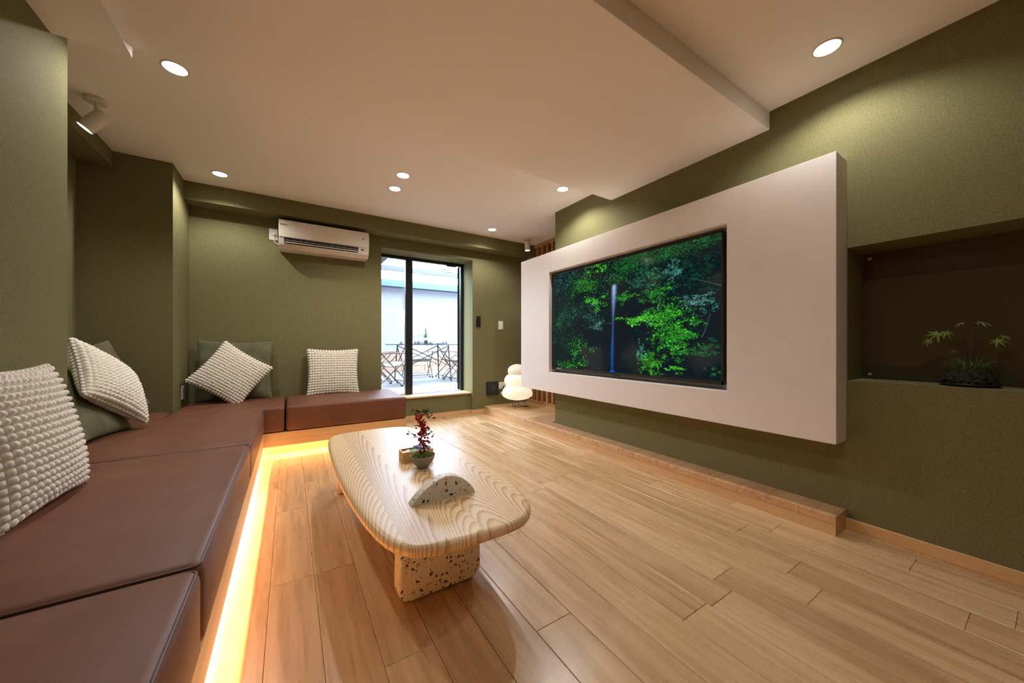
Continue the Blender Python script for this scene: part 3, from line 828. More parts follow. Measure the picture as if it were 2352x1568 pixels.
# ================================================================== AIR CONDITIONER
ay1 = YB - .001; ayf = YB - .235
p0, p1 = AY(640, 499, ayf), AY(846, 590, ayf)
ax0, ax1 = p0.x, AY(848, 545, ayf).x
az1, az0 = AY(640, 499, ayf).z - .0, AY(640, 566, ayf).z
ac = thing('air_conditioner', 'white wall-mounted air conditioner under the ceiling beam', 'air conditioner', ((ax0 + ax1) / 2, ay1, az0))
ao = ((ax0 + ax1) / 2, ay1, az0)
prof = [(ay1, az0), (ayf + .085, az0 + .0), (ayf + .03, az0 + .035), (ayf + .004, az0 + .105), (ayf, az0 + .15), (ayf + .002, az1 - .055), (ayf + .02, az1 - .012), (ayf + .045, az1), (ay1, az1)]
MB().prism([(ax0, y_, z_) for y_, z_ in prof], (0, 0, 0), (ax1 - ax0, 0, 0)).build('body', M['ac_white'], ac, bevel=.004, org=ao)
# air outlet on the lower front face, slats and flap
def acf(t, d=0.0):
    """point on the sloping lower front, t 0..1 upward"""
    y_, z_ = ayf + .030 + (.004 - .030) * t, az0 + .035 + (.105 - .035) * t
    return y_ - d, z_
vx0, vx1 = ax0 + .045, ax1 - .115
ya, za = acf(.15, .002); yb_, zb_ = acf(.98, .002)
MB().add([(vx0, ya, za), (vx1, ya, za), (vx1, yb_, zb_), (vx0, yb_, zb_)], [(0, 1, 2, 3)]).build('air_outlet', M['black'], ac, org=ao)
for t_, wd, mt in ((.62, .004, 'grey_plastic'), (.36, .007, 'ac_white')):
    y_, z_ = acf(t_, .005)
    MB().box(vx0 + .005, vx1 - .005, y_ - .002, y_ + .004, z_ - wd / 2, z_ + wd / 2).build('louvre', M[mt], ac, org=ao)
for i in range(12):
    x_ = vx0 + .03 + (vx1 - vx0 - .06) * i / 11; y_, z_ = acf(.72, .003)
    MB().box(x_ - .002, x_ + .002, y_ - .001, y_ + .003, z_ - .012, z_ + .012).build('vane', M['grey_plastic'], ac, org=ao)
y_, z_ = acf(.72, .002)
MB().box(ax1 - .085, ax1 - .055, y_ - .002, y_ + .004, z_ - .008, z_ + .008).build('display', M['black'], ac, org=ao)
MB().box(ax1 - .07, ax1 - .058, ayf - .0015, ayf + .001, az1 - .10, az1 - .088).build('mark', M['black'], ac, org=ao)
MB().box(ax0 - .001, ax1 + .001, ayf - .001, ayf + .004, az0 + .108, az0 + .110).build('panel_seam', M['grey_plastic'], ac, org=ao)
def lettering(body, size, loc, rot, mat, parent, org):
    cu = bpy.data.curves.new('lettering', 'FONT'); cu.body = body; cu.size = size; cu.extrude = .0004
    tmp = bpy.data.objects.new('lettering_tmp', cu); COL.objects.link(tmp)
    dg = bpy.context.evaluated_depsgraph_get(); dg.update()
    me = bpy.data.meshes.new_from_object(tmp.evaluated_get(dg)); bpy.data.objects.remove(tmp)
    me.materials.clear(); me.materials.append(mat)
    ob = bpy.data.objects.new('lettering', me); COL.objects.link(ob); ob.parent = parent
    ob.location = Vector(loc) - Vector(org); ob.rotation_euler = rot
    return ob
lettering('DAIKIN', .016, (ax0 + .024, ayf + .0, az1 - .066), (math.radians(90), 0, 0), M['black'], ac, ao)
lp = MB().prism([(ax0 + .012, ayf + .0005, az1 - .066), (ax0 + .022, ayf + .0005, az1 - .066), (ax0 + .022, ayf + .0005, az1 - .054)], (0, -.001, 0), (0, .001, 0)).build('mark', M['black'], ac, org=ao)

def wall_plate(name, label, cat, c, w, h, axis, mat, d=.008, parts=True):
    """small plate on a wall: axis 'Y' faces -Y, 'X' faces +X"""
    t = thing(name, label, cat, c)
    if axis == 'Y': MB().box(-w / 2, w / 2, -d, 0, -h / 2, h / 2).build('plate', mat, t, bevel=.0025)
    else: MB().box(0, d, -w / 2, w / 2, -h / 2, h / 2).build('plate', mat, t, bevel=.0025)
    return t
pa, pb = AY(618, 524, YB), AY(638, 553, YB)
pl = wall_plate('power_outlet', 'white power outlet plate with plug beside the air conditioner', 'outlet', ((pa.x + pb.x) / 2, YB, (pa.z + pb.z) / 2), .075, .12, 'Y', M['white_plastic'])
MB().box(-.016, .016, -.036, -.008, -.012, .014).build('plug', M['white_plastic'], pl, bevel=.004)
MB().tube([(0, -.03, -.01), (.0, -.034, -.05), (.012, -.03, -.085), (.04, -.03, -.105), (.085, -.04, -.112)], .004, 8).build('plug_cord', M['white_plastic'], pl, smooth=True)
cp = wall_plate('power_outlet', 'white outlet plate low on the side of the corner column', 'outlet', (XCOL, 4.245, .565), .075, .12, 'X', M['white_plastic'])
MB().box(.008, .010, -.012, .012, -.03, .03).build('socket', M['grey_plastic'], cp)
def remote():
    a, b = AY(1094, 726, YB), AY(1102.5, 749, YB)
    t = thing('remote_control', 'slim black remote control in a holder beside the doorway', 'remote control', ((a.x + b.x) / 2, YB, b.z))
    w, h = b.x - a.x, a.z - b.z
    MB().box(-w / 2, w / 2, -.022, -.004, 0, h).build('casing', M['black'], t, bevel=.003)
    MB().box(-w / 2 - .002, w / 2 + .002, -.012, 0, -.006, h * .45).build('holder', M['black_matt'], t, bevel=.002)
    for i in range(4): MB().box(-.012, .012, -.0235, -.021, h * (.45 + .12 * i), h * (.45 + .12 * i) + .006).build('button', M['black_matt'], t)
remote()
a, b = AY(1144.5, 737, YB), AY(1155, 757, YB)
sw = wall_plate('light_switch', 'white rocker light switch on the wall left of the white panel', 'light switch', ((a.x + b.x) / 2, YB, (a.z + b.z) / 2), b.x - a.x, a.z - b.z, 'Y', M['white_plastic'])
MB().box(-.022, .022, -.011, -.008, -.042, .042).build('rocker', M['white_plastic'], sw, bevel=.001)
a, b = AY(1117, 877, YB), AY(1143, 905, YB)
rt = wall_plate('wall_router', 'square black box mounted low on the wall beside the paper lamp', 'router', ((a.x + b.x) / 2, YB, (a.z + b.z) / 2), b.x - a.x, a.z - b.z, 'Y', M['black_matt'], d=.035)
MB().box(-.045, .045, -.037, -.034, -.045, .045).build('front_inset', M['black'], rt)
a, b = AY(1145, 877.5, YB), AY(1167, 891, YB)
ol = wall_plate('power_outlet', 'white double outlet with plugs behind the paper lamp', 'outlet', ((a.x + b.x) / 2, YB, (a.z + b.z) / 2), b.x - a.x, a.z - b.z, 'Y', M['white_plastic'])
MB().box(-.02, .012, -.045, -.008, -.045, -.015).build('plug', M['black'], ol, bevel=.003)
MB().tube([(-.01, -.04, -.03), (-.05, -.05, -.06), (-.02, -.05, -.10), (.05, -.05, -.10), (.09, -.05, -.16)], .006, 6).build('plug_cord', M['black'], ol, smooth=True)
MB().box(-.06, .05, -.05, -.012, -.125, -.10).build('power_strip', M['white_plastic'], ol, bevel=.003)

# ================================================================== PAPER LAMP
lc = AZ(1188, 937, .103)
pl = thing('paper_lamp', 'glowing white paper lantern lamp of three stacked lobes', 'lamp', tuple(lc))
prof = []
lob = [(.112, .215, .116, .125), (.338, .128, .178 * 1.02, .0), ]
segs = [((.118, .317), .215), ((.317, .470), .182), ((.470, .615), .134)]
prof = [(.03, .118)]
for (z0, z1), R in segs:
    last = (z1 == .615)
    for i in range(0, 13):
        f = i / 12
        neck0 = .06 if z0 == .118 else None
        zz = z0 + (z1 - z0) * f
        if z0 == .118: rr = R * math.sqrt(max(0, 1 - ((f - .42) / (.80 if f > .42 else .43)) ** 2)) if f > 0.0 else .06
        elif last: rr = R * math.sqrt(max(.0, 1 - ((f - .38) / (.63 if f > .38 else .78)) ** 2))
        else: rr = R * math.sqrt(max(0, 1 - ((f - .45) / .80) ** 2))
        prof.append((max(rr, .03), zz))
paper = NT('lamp_paper')
pb = paper.b
pb.inputs['Base Color'].default_value = (.85, .82, .74, 1); pb.inputs['Roughness'].default_value = .9
tc = paper.n('ShaderNodeTexCoord'); sz_ = paper.n('ShaderNodeSeparateXYZ'); paper.l(tc, 'Object', sz_, 0)
wv_ = paper.n('ShaderNodeMath', operation='MULTIPLY', i_1=430.0); paper.l(sz_, 'Z', wv_, 0)
sn_ = paper.n('ShaderNodeMath', operation='SINE'); paper.l(wv_, 0, sn_, 0)
paper.bump(sn_, 0, .25, .002)
trl = paper.n('ShaderNodeBsdfTranslucent'); trl.inputs[0].default_value = (.9, .85, .74, 1)
mxs = paper.n('ShaderNodeMixShader', i_0=.5)
paper.l(pb, 0, mxs, 1); paper.l(trl, 0, mxs, 2)
paper.t.links.new(mxs.outputs[0], [n for n in paper.t.nodes if n.type == 'OUTPUT_MATERIAL'][0].inputs['Surface'])
pm = MB(); n = 48; vs = []; fs = []
for r_, z_ in prof: vs += [(r_ * math.cos(2 * math.pi * j / n), r_ * math.sin(2 * math.pi * j / n), z_) for j in range(n)]
for i in range(len(prof) - 1):
    for j in range(n): fs.append((i * n + j, i * n + (j + 1) % n, (i + 1) * n + (j + 1) % n, (i + 1) * n + j))
fs.append(tuple((len(prof) - 1) * n + j for j in range(n)))
pm.add(vs, fs); pm.build('paper_shade', paper.m, pl, smooth=True)
for i in range(3):
    a = math.radians(100 + 120 * i)
    MB().tube([(.085 * math.cos(a), .085 * math.sin(a), .13), (.10 * math.cos(a), .10 * math.sin(a), .10), (.105 * math.cos(a), .105 * math.sin(a), 0)], .0025, 6).build('wire_leg', M['black_metal'], pl)
MB().tube([(.085 * math.cos(math.radians(a)), .085 * math.sin(math.radians(a)), .118) for a in range(0, 360, 20)], .0025, 6, closed=True).build('wire_ring', M['black_metal'], pl)
MB().tube([(0, 0, .115), (0, 0, .16)], .016, 12).build('lamp_holder', M['black'], pl)
MB().tube([(0, 0, .12), (.02, .0, .06), (.05, -.03, .03), (.12, -.05, .012), (.20, .02, .01), (.05, .03, .006), (.0, .10, .005)], .004, 6).build('cord', M['black'], pl, smooth=True)
MB().ball((0, 0, .22), .03, 12, 8).build('bulb', mat_emit('bulb', (1, .9, .74), 8), pl, smooth=True)
ld = bpy.data.lights.new('paper_lamp_bulb', 'POINT'); ld.energy = 1.2; ld.color = (1, .95, .86); ld.shadow_soft_size = .035
lo = bpy.data.objects.new('paper_lamp_bulb', ld); COL.objects.link(lo); lo.parent = pl; lo.location = (0, 0, .30)

# ================================================================== PILLOWS
def pillow_surface(u, v, side, wx, wy, dep, seed, wr=0.0):
    x = wx / 2 * u * (1 - .075 * (1 - v * v) * u * u)
    y = wy / 2 * v * (1 - .075 * (1 - u * u) * v * v)
    b = max(0, (1 - u * u)) ** .5 * max(0, (1 - v * v)) ** .5
    z = dep / 2 * b ** .85
    if wr:
        z += wr * b ** .5 * (math.sin(u * 5.1 + seed) * math.cos(v * 4.3 + 2 * seed) + .6 * math.sin(9 * v + 3 * u + seed) * (1 - b) * 2)
    return Vector((x, y, side * z))
def frame_matrix(c, right, up):
    r = Vector(right).normalized(); u = Vector(up); u = (u - r * u.dot(r)).normalized(); n = r.cross(u)
    m = Matrix((r, u, n)).transposed().to_4x4(); m.translation = Vector(c); return m
def pillow(name, label, c, right, up, w, dep, bob, cat='cushion', group=None, seed=1.0, N=18, sag=0.0):
    """thing at the pillow's centre; local x = right, y = up, z = out of the face"""
    t = thing(name, label, cat, (0, 0, 0), 0, group)
    t.matrix_world = frame_matrix(c, right, up)
    G = 26
    vs = []; fs = []; idx = {}
    def S(u, v, sd):
        p = pillow_surface(u, v, sd, w, w, dep, seed, 0.0 if bob else .006)
        if sag: p.y -= sag * (1 - u * u) * (v + 1) / 2
        return p
    for sd in (1, -1):
        for i in range(G + 1):
            for j in range(G + 1):
                u, v = math.sin((i / G - .5) * math.pi), math.sin((j / G - .5) * math.pi)
                edge = i in (0, G) or j in (0, G)
                if edge and sd < 0: idx[sd, i, j] = idx[1, i, j]; continue
                idx[sd, i, j] = len(vs); vs.append(S(u, v, sd))
        for i in range(G):
            for j in range(G):
                f = (idx[sd, i, j], idx[sd, i + 1, j], idx[sd, i + 1, j + 1], idx[sd, i, j + 1])
                fs.append(f if sd > 0 else f[::-1])
    MB().add(vs, fs).build('cover', M['bobble_base'] if bob else M['velvet'], t, smooth=True, fix=False)
    if bob:
        me = MB(); K = 4
        rr = random.Random(int(seed * 100))
        for sd in (1, -1):
            for i in range(N):
                for j in range(N):
                    vs = []; h = w / N * .46 * rr.uniform(.85, 1.15)
                    ju, jv = rr.uniform(-.06, .06), rr.uniform(-.06, .06)
                    for a in range(K + 1):
                        for b in range(K + 1):
                            s_, t_ = (a / K - .5) * .90, (b / K - .5) * .90
                            u = max(-1, min(1, (i + .5 + s_ + ju * .5) / N * 2 - 1)); v = max(-1, min(1, (j + .5 + t_ + jv * .5) / N * 2 - 1))
                            p = S(u, v, sd); e = .01
                            du = S(min(1, u + e), v, sd) - S(max(-1, u - e), v, sd); dv = S(u, min(1, v + e), sd) - S(u, max(-1, v - e), sd)
                            nrm = du.cross(dv)
                            nrm = nrm.normalized() * sd if nrm.length > 1e-9 else Vector((0, 0, sd))
                            dome = (1 - abs(2 * a / K - 1) ** 2.6) * (1 - abs(2 * b / K - 1) ** 2.6)
                            vs.append(p + nrm * (h * dome ** .6 - .0012))
                    f = []
                    for a in range(K):
                        for b in range(K):
                            q_ = (a * (K + 1) + b, (a + 1) * (K + 1) + b, (a + 1) * (K + 1) + b + 1, a * (K + 1) + b + 1)
                            f.append(q_ if sd > 0 else q_[::-1])
                    me.add(vs, f)
        # bobbles along the rim
        for k in range(4 * N):
            s_ = (k % N + .5) / N * 2 - 1; e = k // N
            u, v = ((s_, 1), (1, s_), (s_, -1), (-1, s_))[e]
            p = S(u, v, 1); me.ball(tuple(p), w / N * .46, 6, 4)
        tag(me.build('bobbles', M['bobble'], t, smooth=True, fix=False), kind='stuff')
    return t
def quad_pillow(name, label, tl, tr, br, bl, dep, bob, **kw):
    tl, tr, br, bl = map(Vector, (tl, tr, br, bl))
    c = (tl + tr + br + bl) / 4; right = (tr + br - tl - bl) / 2; up = (tl + tr - bl - br) / 2
    return pillow(name, label, c, right, up, (right.length + up.length) / 2, dep, bob, **kw)
def px_quad(pc, pa, pb, pd, zc):
    """parallelogram whose corners lie on four pixel rays; corner C touches the seat at height zc"""
    rc, ra, rb, rd = ray(*pc), ray(*pa), ray(*pb), ray(*pd)
    tc = (zc - 1) / rc.z
    A_ = np.array([list(ra), [-v for v in rb], [-v for v in rd]]).T
    ta, tb, td = np.linalg.solve(A_, -tc * np.array(list(rc)))
    o_ = Vector((0, 0, 1)); return ra * float(ta) + o_, rb * float(tb) + o_, rc * tc + o_, rd * float(td) + o_
GW, GG = 'cream bobble-textured pillows', 'large green velvet cushions'
# nearest, against the left wall (its right side, seen from the room, is the far one)
pillow('bobble_pillow', 'large cream bobble pillow nearest the viewer against the left wall', (-.745, 1.860, .685), (.03, 1, .0), (-.20, .02, .97), .475, .15, True, group=GW, seed=1.3, N=19)
quad_pillow('bobble_pillow', 'cream bobble pillow tipped over on green cushions in the alcove', (-1.10, 3.12, 1.045), (-.935, 3.47, .80), (-.775, 3.22, .48), (-.945, 2.87, .725), .15, True, group=GW, seed=2.1)
p3 = [AY(527, 783, 4.27), AY(637, 852, 4.24), AY(528, 925, 4.12), AY(420, 878, 4.16)]
quad_pillow('bobble_pillow', 'cream bobble pillow turned like a diamond in the corner', p3[0], p3[1], p3[2], p3[3], .12, True, group=GW, seed=3.7)
p4 = [AY(705, 804, 4.44), AY(820, 802, 4.44), AY(826, 902, 4.34), AY(706, 907, 4.34)]
quad_pillow('bobble_pillow', 'cream bobble pillow standing square beside the window pane', p4[0], p4[1], p4[2], p4[3], .10, True, group=GW, seed=4.4)
quad_pillow('velvet_cushion', 'green velvet cushion standing behind the diamond-turned pillow', (-.765, 4.44, 1.03), (-.13, 4.46, 1.015), (-.135, 4.36, .455), (-.76, 4.34, .455), .11, False, group=GG, seed=.6)
quad_pillow('velvet_cushion', 'green velvet cushion slumped under the tipped cream pillow', (-1.27, 2.74, .93), (-1.20, 3.32, .90), (-.87, 3.27, .46), (-.93, 2.68, .47), .15, False, group=GG, seed=1.9)
quad_pillow('velvet_cushion', 'green velvet cushion leaning in the alcove corner behind the tipped pillow', (-1.32, 3.30, .92), (-1.16, 3.80, 1.06), (-.90, 3.80, .50), (-1.10, 3.34, .46), .13, False, group=GG, seed=3.1)

# ================================================================== THINGS ON THE TABLE
# bonsai bowl
bc = AZ(973, 1074, TZ)
bt = thing('berry_bonsai', 'small red-berried bonsai in a grey bowl on the coffee table', 'bonsai', (bc.x, bc.y + .012, TZ))
M['bowl'] = plain('grey_stoneware', lin(146, 138, 130), 0.7, noise=.15, nscale=120, bump=.2)
M['moss'] = plain('moss', lin(88, 96, 34), 0.95, noise=.5, nscale=160, bump=1.0)
M['bark'] = plain('bark', lin(66, 50, 36), 0.9, noise=.3, nscale=120, bump=.5)
M['berry'] = plain('red_berry', lin(178, 28, 24), 0.3, noise=.2, nscale=50)
M['leaf'] = plain('dark_leaf', lin(52, 86, 46), 0.5, noise=.35, nscale=60)
wob = lambda a, z: 1 + .035 * math.sin(2 * a + .4) + .015 * math.sin(5 * a) * (z > .05)
MB().lathe([(.027, 0), (.028, .006), (.033, .010), (.048, .028), (.060, .050), (.064, .066), (.061, .066), (.055, .052), (.03, .03)], 40, wob=wob).build('bowl', M['bowl'], bt, smooth=True)
ms = MB()
for k in range(90):
    a = random.uniform(0, 6.283); r_ = .052 * math.sqrt(random.random())
    ms.ball((r_ * math.cos(a), r_ * math.sin(a), .060 + .014 * (1 - (r_ / .055) ** 2)), random.uniform(.006, .012), 6, 4)
ms.build('moss', M['moss'], bt, smooth=True)
def P_(px, py):
    """bonsai points: in the vertical plane through the bowl facing the viewer"""
    n = Vector((bc.x, bc.y + .012, 0)).normalized(); r = ray(px, py)
    t_ = Vector((bc.x, bc.y + .012, 0)).dot(n) / r.dot(n); p = r * t_ + Vector((0, 0, 1)); return p - bt.location
stem = [P_(976, 1040), P_(972, 1022), P_(965, 1008), P_(972, 996), P_(968, 980), P_(962, 966), P_(970, 952)]
MB().tube(stem, [.005, .0045, .004, .0035, .003, .0025, .002], 7).build('trunk', M['bark'], bt, smooth=True)
for a, b in (((965, 1008), (955, 1002)), ((955, 1002), (944, 994)), ((968, 996), (983, 1000)), ((966, 985), (983, 996)), ((962, 966), (952, 950)), ((968, 955), (984, 952)), ((966, 960), (980, 945))):
    MB().tube([P_(*a), P_(*b)], .0016, 5).build('branch', M['bark'], bt)
bm_ = MB()
for px, py, nn, sp in ((962, 962, 24, 9), (966, 955, 12, 9), (968, 972, 26, 9), (974, 983, 24, 9), (964, 997, 9, 6), (971, 994, 18, 8), (968, 1014, 22, 8), (966, 1034, 6, 5), (983, 1014, 8, 4), (976, 1022, 7, 6), (984, 952, 4, 5), (959, 947, 3, 3), (978, 1004, 5, 5)):
    for _ in range(nn):
        p = P_(px + random.gauss(0, sp * .5), py + random.gauss(0, sp * .5)); p.y += random.gauss(0, .008)
        bm_.ball(tuple(p), random.uniform(.0045, .0065), 6, 4)
tag(bm_.build('berries', M['berry'], bt, smooth=True), kind='stuff')
lf = MB()
def leaf_geo(mb, base, d, L, Wd):
    d = Vector(d).normalized(); s_ = d.cross(Vector((random.uniform(-1, 1), random.uniform(-1, 1), .6))).normalized(); b = Vector(base)
    up = s_.cross(d) * L * .12
    mb.add([b, b + d * L * .45 + s_ * Wd / 2 + up, b + d * L, b + d * L * .45 - s_ * Wd / 2 + up, b + d * L * .5], [(0, 1, 4), (1, 2, 4), (2, 3, 4), (3, 0, 4)])
for px, py, nn in ((952, 948, 12), (978, 946, 16), (966, 950, 12), (986, 958, 9), (943, 993, 3), (953, 1003, 4), (984, 998, 6), (990, 1004, 3), (962, 980, 4), (972, 1010, 4), (980, 992, 4), (978, 1018, 3)):
    for _ in range(nn):
        p = P_(px + random.gauss(0, 3), py + random.gauss(0, 3))
        leaf_geo(lf, p, (random.gauss(0, 1), random.gauss(0, .8), random.uniform(-.2, 1.2)), random.uniform(.016, .030), random.uniform(.007, .012))
tag(lf.build('leaves', M['leaf'], bt, fix=False), kind='stuff')

# wooden tray box with sweets
b0 = AZ(925.5, 1064, TZ)       # front left foot
bx = thing('wooden_box', 'small open wooden box of wrapped sweets behind the bonsai', 'box', (b0.x + .085, b0.y + .04, TZ))
M['box_wood'] = mat_planks('box_wood', lin(196, 152, 96), lin(216, 174, 118), lin(228, 190, 136), .5, gx=20, gy=1.0, axis='X', var=.1)
bw, bd, bh, bt_ = .17, .085, .056, .007
MB().box(-bw / 2, bw / 2, -bd / 2, -bd / 2 + bt_, 0, bh).build('side_board', M['box_wood'], bx)
MB().box(-bw / 2, bw / 2, bd / 2 - bt_, bd / 2, 0, bh).build('side_board', M['box_wood'], bx)
MB().box(-bw / 2, -bw / 2 + bt_, -bd / 2 + bt_, bd / 2 - bt_, 0, bh).build('end_board', M['box_wood'], bx)
MB().box(bw / 2 - bt_, bw / 2, -bd / 2 + bt_, bd / 2 - bt_, 0, bh).build('end_board', M['box_wood'], bx)
MB().box(-bw / 2 + bt_, bw / 2 - bt_, -bd / 2 + bt_, bd / 2 - bt_, 0, .006).build('base_board', M['box_wood'], bx)
def packet(x, y, z, rz, rx, w, h, col, label):
    t = thing('sweet_packet', label, 'sweet', (b0.x + .085 + x, b0.y + .04 + y, TZ + z), rz, 'wrapped sweets in the wooden box')
    m_ = plain('wrapper', lin(*col), .35, noise=.15, nscale=60)
    vs = []; fs = []
    for sd in (1, -1):
        for i in range(7):
            for j in range(5):
                u, v = i / 3 - 1, j / 2 - 1
                b = max(0, 1 - u * u) ** .5 * max(0, 1 - v * v) ** .5
                vs.append((w / 2 * u, h / 2 * v, sd * .006 * b))
    for sd in (0, 1):
        for i in range(6):
            for j in range(4):
                a = sd * 35 + i * 5 + j; f = (a, a + 5, a + 6, a + 1); fs.append(f if sd == 0 else f[::-1])
    ob = MB().add(vs, fs).build('wrapper', m_, t, smooth=True, fix=False)
    ob.rotation_euler = (rx, 0, 0)
    st = MB().add([(-w * .25, -h * .2, .0068), (w * .05, -h * .2, .0068), (w * .05, h * .2, .0068), (-w * .25, h * .2, .0068)], [(0, 1, 2, 3)]).build('print', plain('wrapper_print', tuple(min(1, c * 1.8 + .05) for c in lin(*col)), .4), t)
    st.rotation_euler = (rx, 0, 0)
packet(-.050, -.012, 0.050, .5, .25, .05, .036, (226, 200, 120), 'pale yellow wrapped sweet at the near left of the box')
packet(-.012, -.016, 0.052, .3, .3, .05, .036, (60, 150, 52), 'bright green wrapped sweet in the middle of the box')
packet(-.028, -.012, 0.036, -.3, .1, .045, .034, (28, 62, 44), 'dark green wrapped sweet below the bright green one')
packet(.022, .014, 0.060, .6, .5, .07, .045, (40, 44, 110), 'dark blue wrapped sweet heaped at the back of the box')
packet(.048, -.006, 0.056, -.4, .35, .06, .04, (54, 46, 120), 'violet blue wrapped sweet at the right of the box')

# ================================================================== NICHE
npnl = thing('acrylic_panel', 'dark glossy acrylic back panel with round caps in the wall niche', 'panel', (NXB, .04, NZ0))
MB().box(0, .010, NY0 + .005 - .04, NY1 - .004 - .04, .002, NZ1 - NZ0 - .002).build('sheet', M['dark_glass'], npnl)
for y_ in (NY1 - .028, NY0 + .03):
    for z_ in (.826, 1.492):
        c = MB().lathe([(.009, 0), (.009, .004), (.006, .006)], 16)
        c.v = [(-z, y, x_) for x_, y, z in c.v]
        c.v = [(a, b + y_ - .04, d + z_ - NZ0) for a, b, d in c.v]
        c.build('cap', M['cap'], npnl, smooth=True)
mp_ = AZ(2218, 888, NZ0)
mp = thing('maple_bonsai', 'dark moss ball bonsai with small maple leaves in the wall niche', 'bonsai', (2.69, .235, NZ0))
M['soil'] = plain('dark_moss', lin(40, 38, 20), 0.95, noise=.5, nscale=120, bump=1.0)
M['maple'] = plain('maple_leaf', lin(104, 122, 44), 0.55, noise=.4, nscale=40)
M['grass'] = plain('grass_blade', lin(86, 104, 46), 0.6, noise=.4, nscale=30)
M['dish'] = plain('dark_dish', lin(28, 26, 24), .5, noise=.1)
MB().lathe([(.075, 0), (.088, .006), (.092, .015), (.087, .015), (.08, .010)], 40).build('dish', M['dish'], mp, smooth=True)
ms = MB()
for k in range(420):
    a = random.uniform(0, 6.283); ph = random.uniform(0, 1.45); R = .076
    ms.ball((R * math.cos(a) * math.cos(ph), R * math.sin(a) * math.cos(ph), .014 + .075 * math.sin(ph)), random.uniform(.004, .010), 6, 4)
ms.ball((0, 0, .03), .076, 16, 8, (1, 1, .8))
ms.build('moss_ball', M['soil'], mp, smooth=True)
MB().tube([(0, .0, .08), (.005, -.005, .14), (.0, -.01, .20), (.006, -.006, .255), (.0, -.01, .305)], [.004, .0035, .003, .0025, .0015], 6).build('stem', M['bark'], mp)
MB().tube([(0, .0, .10), (-.02, .05, .16), (-.03, .085, .235)], [.0025, .002, .0015], 6).build('stem', M['bark'], mp)
MB().tube([(0, .0, .16), (-.01, -.04, .205), (-.01, -.07, .215)], [.002, .0018, .0013], 6).build('stem', M['bark'], mp)
def maple_leaf(c, nrm, tip, R):
    nrm = Vector(nrm).normalized(); t_ = Vector(tip); t_ = (t_ - nrm * t_.dot(nrm)).normalized(); s_ = nrm.cross(t_); c = Vector(c)
    vs = [c]; fs = []
    for i, (ang, L) in enumerate(((-125, .55), (-80, .8), (-40, .95), (0, 1.0), (40, .95), (80, .8), (125, .55))):
        a = math.radians(ang)
        for da, l in ((-17, .34), (-6, .68), (0, 1.0), (6, .68), (17, .34)):
            b = a + math.radians(da); vs.append(c + (t_ * math.cos(b) + s_ * math.sin(b)) * R * L * l - nrm * (R * .35 * (L * l) ** 2))
    for k in range(1, len(vs) - 1): fs.append((0, k, k + 1))
    MB().add(vs, fs).build('maple_leaf', M['maple'], mp, fix=False)
for c, n_, t_, R in (((-.03, .090, .250), (-.75, -.1, .6), (-.3, .4, -.5), .050), ((-.03, .065, .255), (-.7, -.3, .7), (-.3, -.3, -.4), .040), ((-.04, .115, .215), (-.7, .2, .6), (-.3, .6, -.2), .034),
                     ((-.01, -.075, .215), (-.7, -.1, .7), (-.4, -.5, -.3), .040), ((-.01, .045, .165), (-.9, .1, .3), (-.1, .2, -.9), .026), ((.0, -.03, .30), (-.3, -.2, .9), (-.2, -.8, -.1), .042),
                     ((.005, .02, .30), (-.3, .3, .9), (-.2, .8, -.1), .034), ((.03, -.09, .235), (-.4, -.2, .8), (.1, -.9, -.2), .036)):
    maple_leaf(c, n_, t_, R)
gm = MB()
for k in range(190):
    a = random.uniform(0, 6.283); r0 = random.uniform(.0, .06); Lg = random.uniform(.07, .17); ln_ = random.uniform(.25, .95)
    d = Vector((math.cos(a), math.sin(a), 0)); b = d * r0 + Vector((0, 0, .075)); w_ = d.cross(Vector((0, 0, 1))) * .0012
    pts = [b + d * (Lg * ln_ * s_) + Vector((0, 0, Lg * (s_ * .9 - s_ * s_ * ln_ * .95))) for s_ in (0, .35, .7, 1)]
    pts = [Vector((min(p.x, .125), p.y, p.z)) for p in pts]
    vs = []
    for i, p in enumerate(pts): vs += [p + w_ * (1 - i / 3.3), p - w_ * (1 - i / 3.3)]
    gm.add(vs, [(0, 1, 3, 2), (2, 3, 5, 4), (4, 5, 7, 6)])
tag(gm.build('grass_blades', M['grass'], mp, fix=False), kind='stuff')

# ================================================================== TERRACE OUTSIDE
TF = .30  # outdoor colours darker than the real finishes: lower exposure put into the albedo
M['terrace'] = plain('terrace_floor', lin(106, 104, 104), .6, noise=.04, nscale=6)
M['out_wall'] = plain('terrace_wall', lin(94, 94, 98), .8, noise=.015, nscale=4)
M['brick'] = plain('pale_brick', lin(112, 86, 68), .8, noise=.12, nscale=30)
M['roof_beam'] = plain('blue_grey_beam', lin(38, 62, 92), .5, noise=.05)
M['purlin'] = plain('grey_purlin', lin(34, 38, 46), .5, noise=.05)
M['canvas'] = plain('cream_canvas', lin(128, 122, 112), .9, noise=.05, nscale=200)
M['chair_frame'] = plain('sand_metal', lin(74, 64, 53), .4, noise=.05)
M['arm_wood'] = plain('arm_wood', lin(112, 74, 50), .5, noise=.1)
M['table_black'] = plain('camp_table_black', lin(20, 23, 30), .45, noise=.05)
M['bottle'] = plain('bottle_green', lin(20, 58, 22), .12, noise=.1)
M['label_white'] = plain('label_white', lin(130, 130, 130), .6)
M['steel'] = plain('steel_cup', lin(150, 154, 160), .3, metal=.2, noise=.05)
struct(MB().box(-3.5, 8.0, 4.87, 9.3, .0, TF).build('floor_terrace', M['terrace']), 'pale terrace floor outside the window', 'floor')
